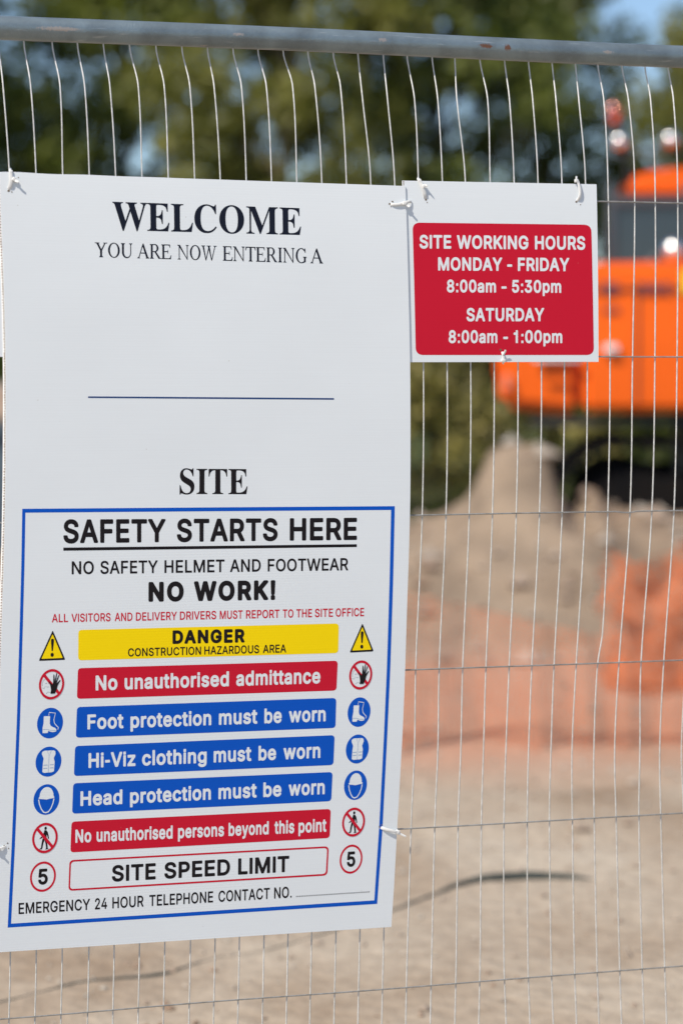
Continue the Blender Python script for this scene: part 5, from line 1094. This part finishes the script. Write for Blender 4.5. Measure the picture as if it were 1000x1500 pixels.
# panel seams, louvres, handle and rail highlights
for x in (1.02, 1.62, 2.2):
    MB().box((x, -.004, (zb + zt) / 2 - .03), (.016, .012, .86)).out('panel_seam', M['blackp'], ex)
MB().box((1.3, -.006, zt - .19), (2.5, .014, .018)).out('panel_seam', M['blackp'], ex)
for k in range(7):
    MB().box((.36, -.008, zt - .30 - k * .05), (.26, .02, .022), .004).out('louvre', M['blackp'], ex)
MB().box((lx(891), -.01, lz(424)), (.11, .02, .085), .01).out('dark_marking', M['decal'], ex)
for dx in (-.075, 0, .08):
    MB().box((lx(955) + dx, -.012, lz(424)), (.055, .02, .075), .008).out('dark_marking', M['decal'], ex)
MB().box((lx(893), -.008, lz(455)), (.12, .02, .03), .008).out('dark_marking', M['decal'], ex)
MB().box((lx(1006), -.01, lz(415)), (.11, .02, .17), .01).out('yellow_sticker', M['yel'], ex)
M['whitep'] = mat('handle_highlight', (.8, .8, .8), rough=.3)  # plain white that paints in the sunlit highlights
MB().box((lx(893), -.03, lz(511)), (.10, .05, .055), .015).out('handle_highlight', M['whitep'], ex, True)  # white block paints the sunlit highlight of the handle
MB().box((lx(815), -.015, lz(526)), (.34, .03, .02), .006).out('rail_highlight', M['whitep'], ex, True)  # thin white bar paints the highlight line along the body
M['pinkref'] = mat('faded_reflector', (.8, .25, .14), rough=.4)
MB().box((lx(742), .06, lz(560)), (.045, .05, .12), .01).out('reflector', M['pinkref'], ex)
# cab on the far side
YC = 1.45
yc = YN + YC
cx0 = (888 - 500) / FPX * yc - L0.x - .125
def cz(py): return CAM_H - (py - 558) / FPX * yc
ctop = cz(290)
MB().prism([(cx0, zb + .05), (cx0, ctop), (cx0 + 1.25, ctop), (cx0 + 1.55, zb + 1.0), (cx0 + 1.5, zb + .05)], YC, YC + .95, .03, 2).out('cab_shell', M['glass'], ex, True)
fr = MB()
for x in (cx0 + .03, cx0 + .62, cx0 + 1.22):
    fr.box((x, YC - .015, (zb + ctop) / 2 + .3), (.07, .04, ctop - zb - .4), .01)
fr.box((cx0 + .62, YC - .015, ctop - .04), (1.25, .045, .07), .01)
fr.out('cab_frame', M['cabgrey'], ex, True)
rz0, rz1 = ctop, cz(249)
rx0 = (912 - 500) / FPX * yc - L0.x - .125
roof = [(rx0, rz0 + .0), (rx0 - .03, rz0 + .06), (rx0 + .05, rz0 + .15), (rx0 + .25, rz1 - .02), (rx0 + .5, rz1), (rx0 + 1.0, rz1), (rx0 + 1.2, rz1 - .08), (rx0 + 1.22, rz0)]
MB().prism(roof, YC - .03, YC + 1.0, .035, 3).out('cab_roof', M['orange'], ex, True)
# lamp bar and beacon
bar = MB(); bz = cz(214)
bar.cyl((rx0 - .08, YC - .02, bz - .07), (rx0 + 1.1, YC - .02, bz - .07), .018, 10)
for x in (rx0 + .02, rx0 + .95): bar.cyl((x, YC - .02, rz0), (x, YC - .02, bz - .05), .016, 8)
xb = (898 - 500) / FPX * yc - L0.x - .125
bar.cyl((xb, YC - .02, bz - .07), (xb, YC - .02, cz(170)), .012, 8)
bar.out('lamp_bar', M['blackp'], ex, True)
for px, py in ((905, 212), (978, 210)):
    x = (px - 500) / FPX * yc - L0.x - .125; z = cz(py)
    lamp = MB().box((x, YC, z), (.14, .07, .12), .02).out('work_lamp', M['blackp'], ex, True)
    MB().ball((x, YC - .05, z), .062, 28).out('lamp_reflector', M['chrome'], lamp, True)
x = xb; z = cz(166)
bc = MB().cyl((x, YC - .02, z - .10), (x, YC - .02, z - .03), .035, 20, bev=.008).out('beacon', M['amber'], ex, True)
MB().ball((x, YC - .02, z), .060, 24).out('beacon_cap', M['redchrome'], bc, True)
# mirrors that catch the sun low on the cab
for px, py, r in ((983, 368, .078),):
    x = (px - 500) / FPX * (YN + .3) - L0.x - .03; z = CAM_H - (py - 558) / FPX * (YN + .3)
    mr_ = MB().cyl((x, .3, zt - .05), (x, .3, z), .012, 8).out('mirror_arm', M['blackp'], ex)
    MB().ball((x, .3, z), r, 32).out('mirror', M['chrome'], ex, True)
# boom, dipper and bucket run off to the right
MB().prism([(2.3, zb + .3), (2.45, zb + .75), (3.6, 3.05), (4.5, 3.35), (5.9, 3.0), (5.95, 2.8), (4.5, 3.0), (3.85, 2.7), (2.8, zb + .2)], 1.05, 1.4, .03, 2).out('boom', M['orange'], ex, True)
MB().prism([(5.7, 3.2), (6.0, 3.25), (6.5, 1.0), (6.3, .9)], 1.08, 1.36, .02, 2).out('dipper_arm', M['orange'], ex, True)
MB().cyl((2.9, 1.22, zb + .25), (4.2, 1.22, 2.8), .07, 14).out('boom_ram', M['blackp'], ex, True)
MB().cyl((4.5, 1.22, 3.45), (5.8, 1.22, 3.3), .06, 14).out('dipper_ram', M['blackp'], ex, True)
bk = MB().prism([(6.2, 1.0), (6.6, 1.1), (6.95, .8), (7.0, .4), (6.7, .15), (6.3, .1), (6.5, .35), (6.45, .7)], .8, 1.65, .02, 2).out('bucket', M['steel_dark'], ex, True)
for k in range(4): MB().prism([(6.38, .16), (6.15, .08), (6.36, .08)], .84 + k * .24, .92 + k * .24, 0).out('bucket_tooth', M['steel_dark'], bk)
# undercarriage
MB().cyl((1.9, 1.2, .75), (1.9, 1.2, zb - .11), .55, 28).out('slew_ring', M['blackp'], ex, True)
MB().box((1.9, 1.2, .62), (1.6, 1.6, .3), .04).out('chassis', M['blackp'], ex)
TL, TR_, TZ, TRR = lx(822, YN - .1) + .16 , 3.75, .60, .515
def track(y0):
    b = MB(); pts = []; n = 20
    for k in range(n + 1): a = R(90 + 180 * k / n); pts.append((TL + .3 + TRR * math.cos(a), TZ + TRR * math.sin(a), a))
    for k in range(1, 14): pts.append((TL + .3 + (TR_ - TL - .6) * k / 14, TZ - TRR, R(270)))
    for k in range(n + 1): a = R(270 + 180 * k / n); pts.append((TR_ - .3 + TRR * math.cos(a), TZ + TRR * math.sin(a), a))
    for k in range(1, 14): pts.append((TR_ - .3 - (TR_ - TL - .6) * k / 14, TZ + TRR - .03 * math.sin(k / 14 * math.pi), R(90)))
    for x, z, a in pts:
        rot = Matrix.Rotation(-(a - R(90)), 3, 'Y')
        b.box((x, y0 + .28, z), (.15, .56, .045), .008, rot)
        b.box((x, y0 + .28, z) , (.03, .56, .085), 0, rot)
    tr = b.out('track', M['steel_dark'], ex)
    MB().box(((TL + TR_) / 2, y0 + .28, TZ), (TR_ - TL - .5, .34, .62), .06).out('track_frame', M['steel_dark'], tr)
    for x, r in ((TL + .3, .37), (TR_ - .3, .37)): MB().cyl((x, y0 + .1, TZ), (x, y0 + .46, TZ), r, 24, bev=.02).out('drive_wheel', M['steel_dark'], tr, True)
    for k in range(6): MB().cyl((TL + .75 + k * .42, y0 + .1, .24), (TL + .75 + k * .42, y0 + .46, .24), .13, 14).out('roller', M['steel_dark'], tr, True)
track(-.10); track(1.95)

# ------------------------------------------------------------------ skip filled with soil, behind the left edge of the signs
M['slate'] = mat('slate_blue_paint', (.085, .12, .155), rough=.5, var=.25, scale=3)
sk = empty('skip', (-3.6, 20.6, 0))
tag(sk, 'slate blue steel skip beyond the fence at the far left', 'skip')
MB().prism([(-.95, .05), (-1.5, 1.2), (1.4, 1.2), (.95, .05)], -.75, .75, .02).out('skip_body', M['slate'], sk, True)
MB().box((-.05, -.78, 1.16), (2.95, .06, .09), .01).out('rim', M['slate'], sk, True)
for x in (-.7, -.1, .5): MB().box((x, -.77, .62), (.07, .05, 1.0), .01).out('side_rib', M['slate'], sk)
V = []; F = []; n = 24
for j in range(n + 1):
    for i in range(n + 1):
        x = -1.4 + 2.7 * i / n; y = -.68 + 1.36 * j / n
        e = max(0, (1 - (x / 1.4) ** 2)) * max(0, 1 - (y / .7) ** 2)
        V.append((x, y, 1.17 + .42 * e ** .7 + .06 * e * fbm(x * 3, y * 3, 8)))
for j in range(n):
    for i in range(n): F.append((j*(n+1)+i, j*(n+1)+i+1, (j+1)*(n+1)+i+1, (j+1)*(n+1)+i))
b = len(V); V.append((0, 0, 1.0)); 
ring_ = [i for i in range(n+1)] + [(j*(n+1)+n) for j in range(1, n+1)] + [n*(n+1)+i for i in range(n-1, -1, -1)] + [j*(n+1) for j in range(n-1, 0, -1)]
for i in range(len(ring_)): F.append((ring_[i], b, ring_[(i+1) % len(ring_)]))
o = mesh('soil_heap', V, F, M['stone'], smooth=True); o.location = (-3.6, 20.6, .02)
tag(o, 'heap of pale soil filling the slate blue skip', 'soil')

# ------------------------------------------------------------------ trees and shrubs
M['leaf'] = mat('olive_leaves', (.185, .21, .042), rough=.6, col2=(.08, .095, .022), scale=.9, transl=.3, detail=6)
M['leaf2'] = mat('dry_tinged_leaves', (.225, .215, .05), rough=.6, col2=(.09, .098, .022), scale=.8, transl=.3, detail=6)
M['leaf3'] = mat('deep_green_leaves', (.15, .175, .036), rough=.6, col2=(.062, .075, .018), scale=1.0, transl=.3, detail=6)
M['leaf4'] = mat('pale_olive_leaves', (.36, .30, .09), rough=.6, col2=(.15, .125, .045), scale=.9, transl=.3, detail=6)
M['bark'] = mat('grey_brown_bark', (.10, .08, .06), rough=.9, var=.4, scale=6, bump=.5, bscale=20)
def crown_mesh(name, seed, blobs, leaf, per):
    rnd = random.Random(seed); V = []; F = []
    for (cx, cy, cz_, r) in blobs:
        n = int(per * (r / .5) ** 2)
        for _ in range(n):
            d = Vector((rnd.gauss(0, 1), rnd.gauss(0, 1), rnd.gauss(0, 1))).normalized() * (rnd.random() ** .45) * r
            p = Vector((cx, cy, cz_)) + Vector((d.x, d.y, d.z * .75))
            a = Vector((rnd.gauss(0, 1), rnd.gauss(0, 1), rnd.gauss(0, .7))).normalized()
            bb = a.cross(Vector((rnd.gauss(0, 1), rnd.gauss(0, 1), rnd.gauss(0, 1)))).normalized()
            s = leaf * rnd.uniform(.6, 1.3); k = len(V)
            V.extend([p - a * s, p + bb * s * .42, p + a * s, p - bb * s * .42]); F.append((k, k+1, k+2, k+3))
    me = bpy.data.meshes.new(name); me.from_pydata([tuple(v) for v in V], [], F)
    return me
def tree(x, y, h, r, seed, m, label, name='tree', trunk=True, low=.12, per=60, nb=None, leaf=.13, group='trees beyond the site'):
    rnd = random.Random(seed)
    root = empty(name, (x, y, 0)); tag(root, label, 'tree' if trunk else 'shrub', group)
    base = h * low; blobs = []
    nb = nb or int(25 * r * r + 10)
    for _ in range(nb):
        a = rnd.random() * 6.283; t = rnd.random(); rr_ = r * math.sqrt(rnd.random()) * math.sin(math.pi * min(.97, .18 + .78 * t)) ** .6
        z = base + (h - base) * t
        blobs.append((rr_ * math.cos(a), rr_ * math.sin(a), z, rnd.uniform(.35, .85) * min(1, r / 2.2)))
    link('crown', crown_mesh('crown', seed, blobs, leaf, per), m, root)
    tb = MB()
    if trunk:
        pts = [(0, 0, -.1), (.03 * h * .3, 0, h * .2), (.05, .1, h * .45), (-.05, .05, h * .7), (0, 0, h * .92)]
        tb.tube(pts, [h * .017, h * .014, h * .010, h * .007, h * .002], 10)
    for (bx, by, bz, br) in blobs[::(2 if trunk else 3)]:
        z0 = max(.05, min(bz * .75, bz - .5)) if trunk else .02
        tb.tube([(0, 0, z0), (bx * .45, by * .45, z0 + (bz - z0) * .45), (bx, by, bz)], [h * .005, h * .0035, h * .0015] if trunk else [.02, .015, .006], 6)
    tb.out('trunk' if trunk else 'stem', M['bark'], root, True)
    return root
T = [(-6.6, 37, 9.5, 2.6, 1, 'leaf', 'tall olive green tree behind the left end of the fence rail'),
     (-3.6, 40, 9.0, 2.5, 2, 'leaf', 'broad olive tree behind the word WELCOME'),
     (-.9, 37.5, 9.6, 2.4, 3, 'leaf2', 'yellowing tree standing behind the middle of the fence'),
     (1.5, 39.5, 9.6, 2.4, 4, 'leaf', 'dense olive tree behind the hours sign'),
     (3.6, 42, 8.6, 2.2, 5, 'leaf3', 'thinner dark tree just left of the excavator cab'),
     (6.4, 41, 7.6, 2.2, 6, 'leaf2', 'loose tree behind the excavator cab at the right'),
     (8.9, 44, 7.0, 2.4, 12, 'leaf3', 'low dark tree beyond the right end of the excavator'),
     (-9.6, 41, 9.5, 2.8, 7, 'leaf3', 'dark tree beyond the fence outside the left edge')]
for x, y, h, r, sd, m, lab in T: tree(x, y, h, r, sd, M[m], lab)
H = [(-4.5, 31, 2.6, 1.6, 21, 'leaf3', 'deep green shrub behind the slate blue skip'),
     (-1.6, 30, 2.6, 1.6, 22, 'leaf', 'olive shrub behind the middle of the safety sign'),
     (.6, 29, 2.7, 1.5, 23, 'leaf4', 'pale olive shrub between the safety sign and the excavator tail'),
     (2.2, 30.5, 2.9, 1.5, 24, 'leaf4', 'olive shrub seen below the hours sign beside the excavator'),
     (4.3, 31, 2.4, 1.5, 25, 'leaf', 'olive green shrub behind the excavator tracks'),
     (6.6, 32, 2.4, 1.6, 26, 'leaf', 'olive shrub beyond the right side of the excavator')]
for x, y, h, r, sd, m, lab in H: tree(x, y, h, r, sd, M[m], lab, 'shrub', False, .05, 70, 60, .10, 'shrubs along the far edge of the site')
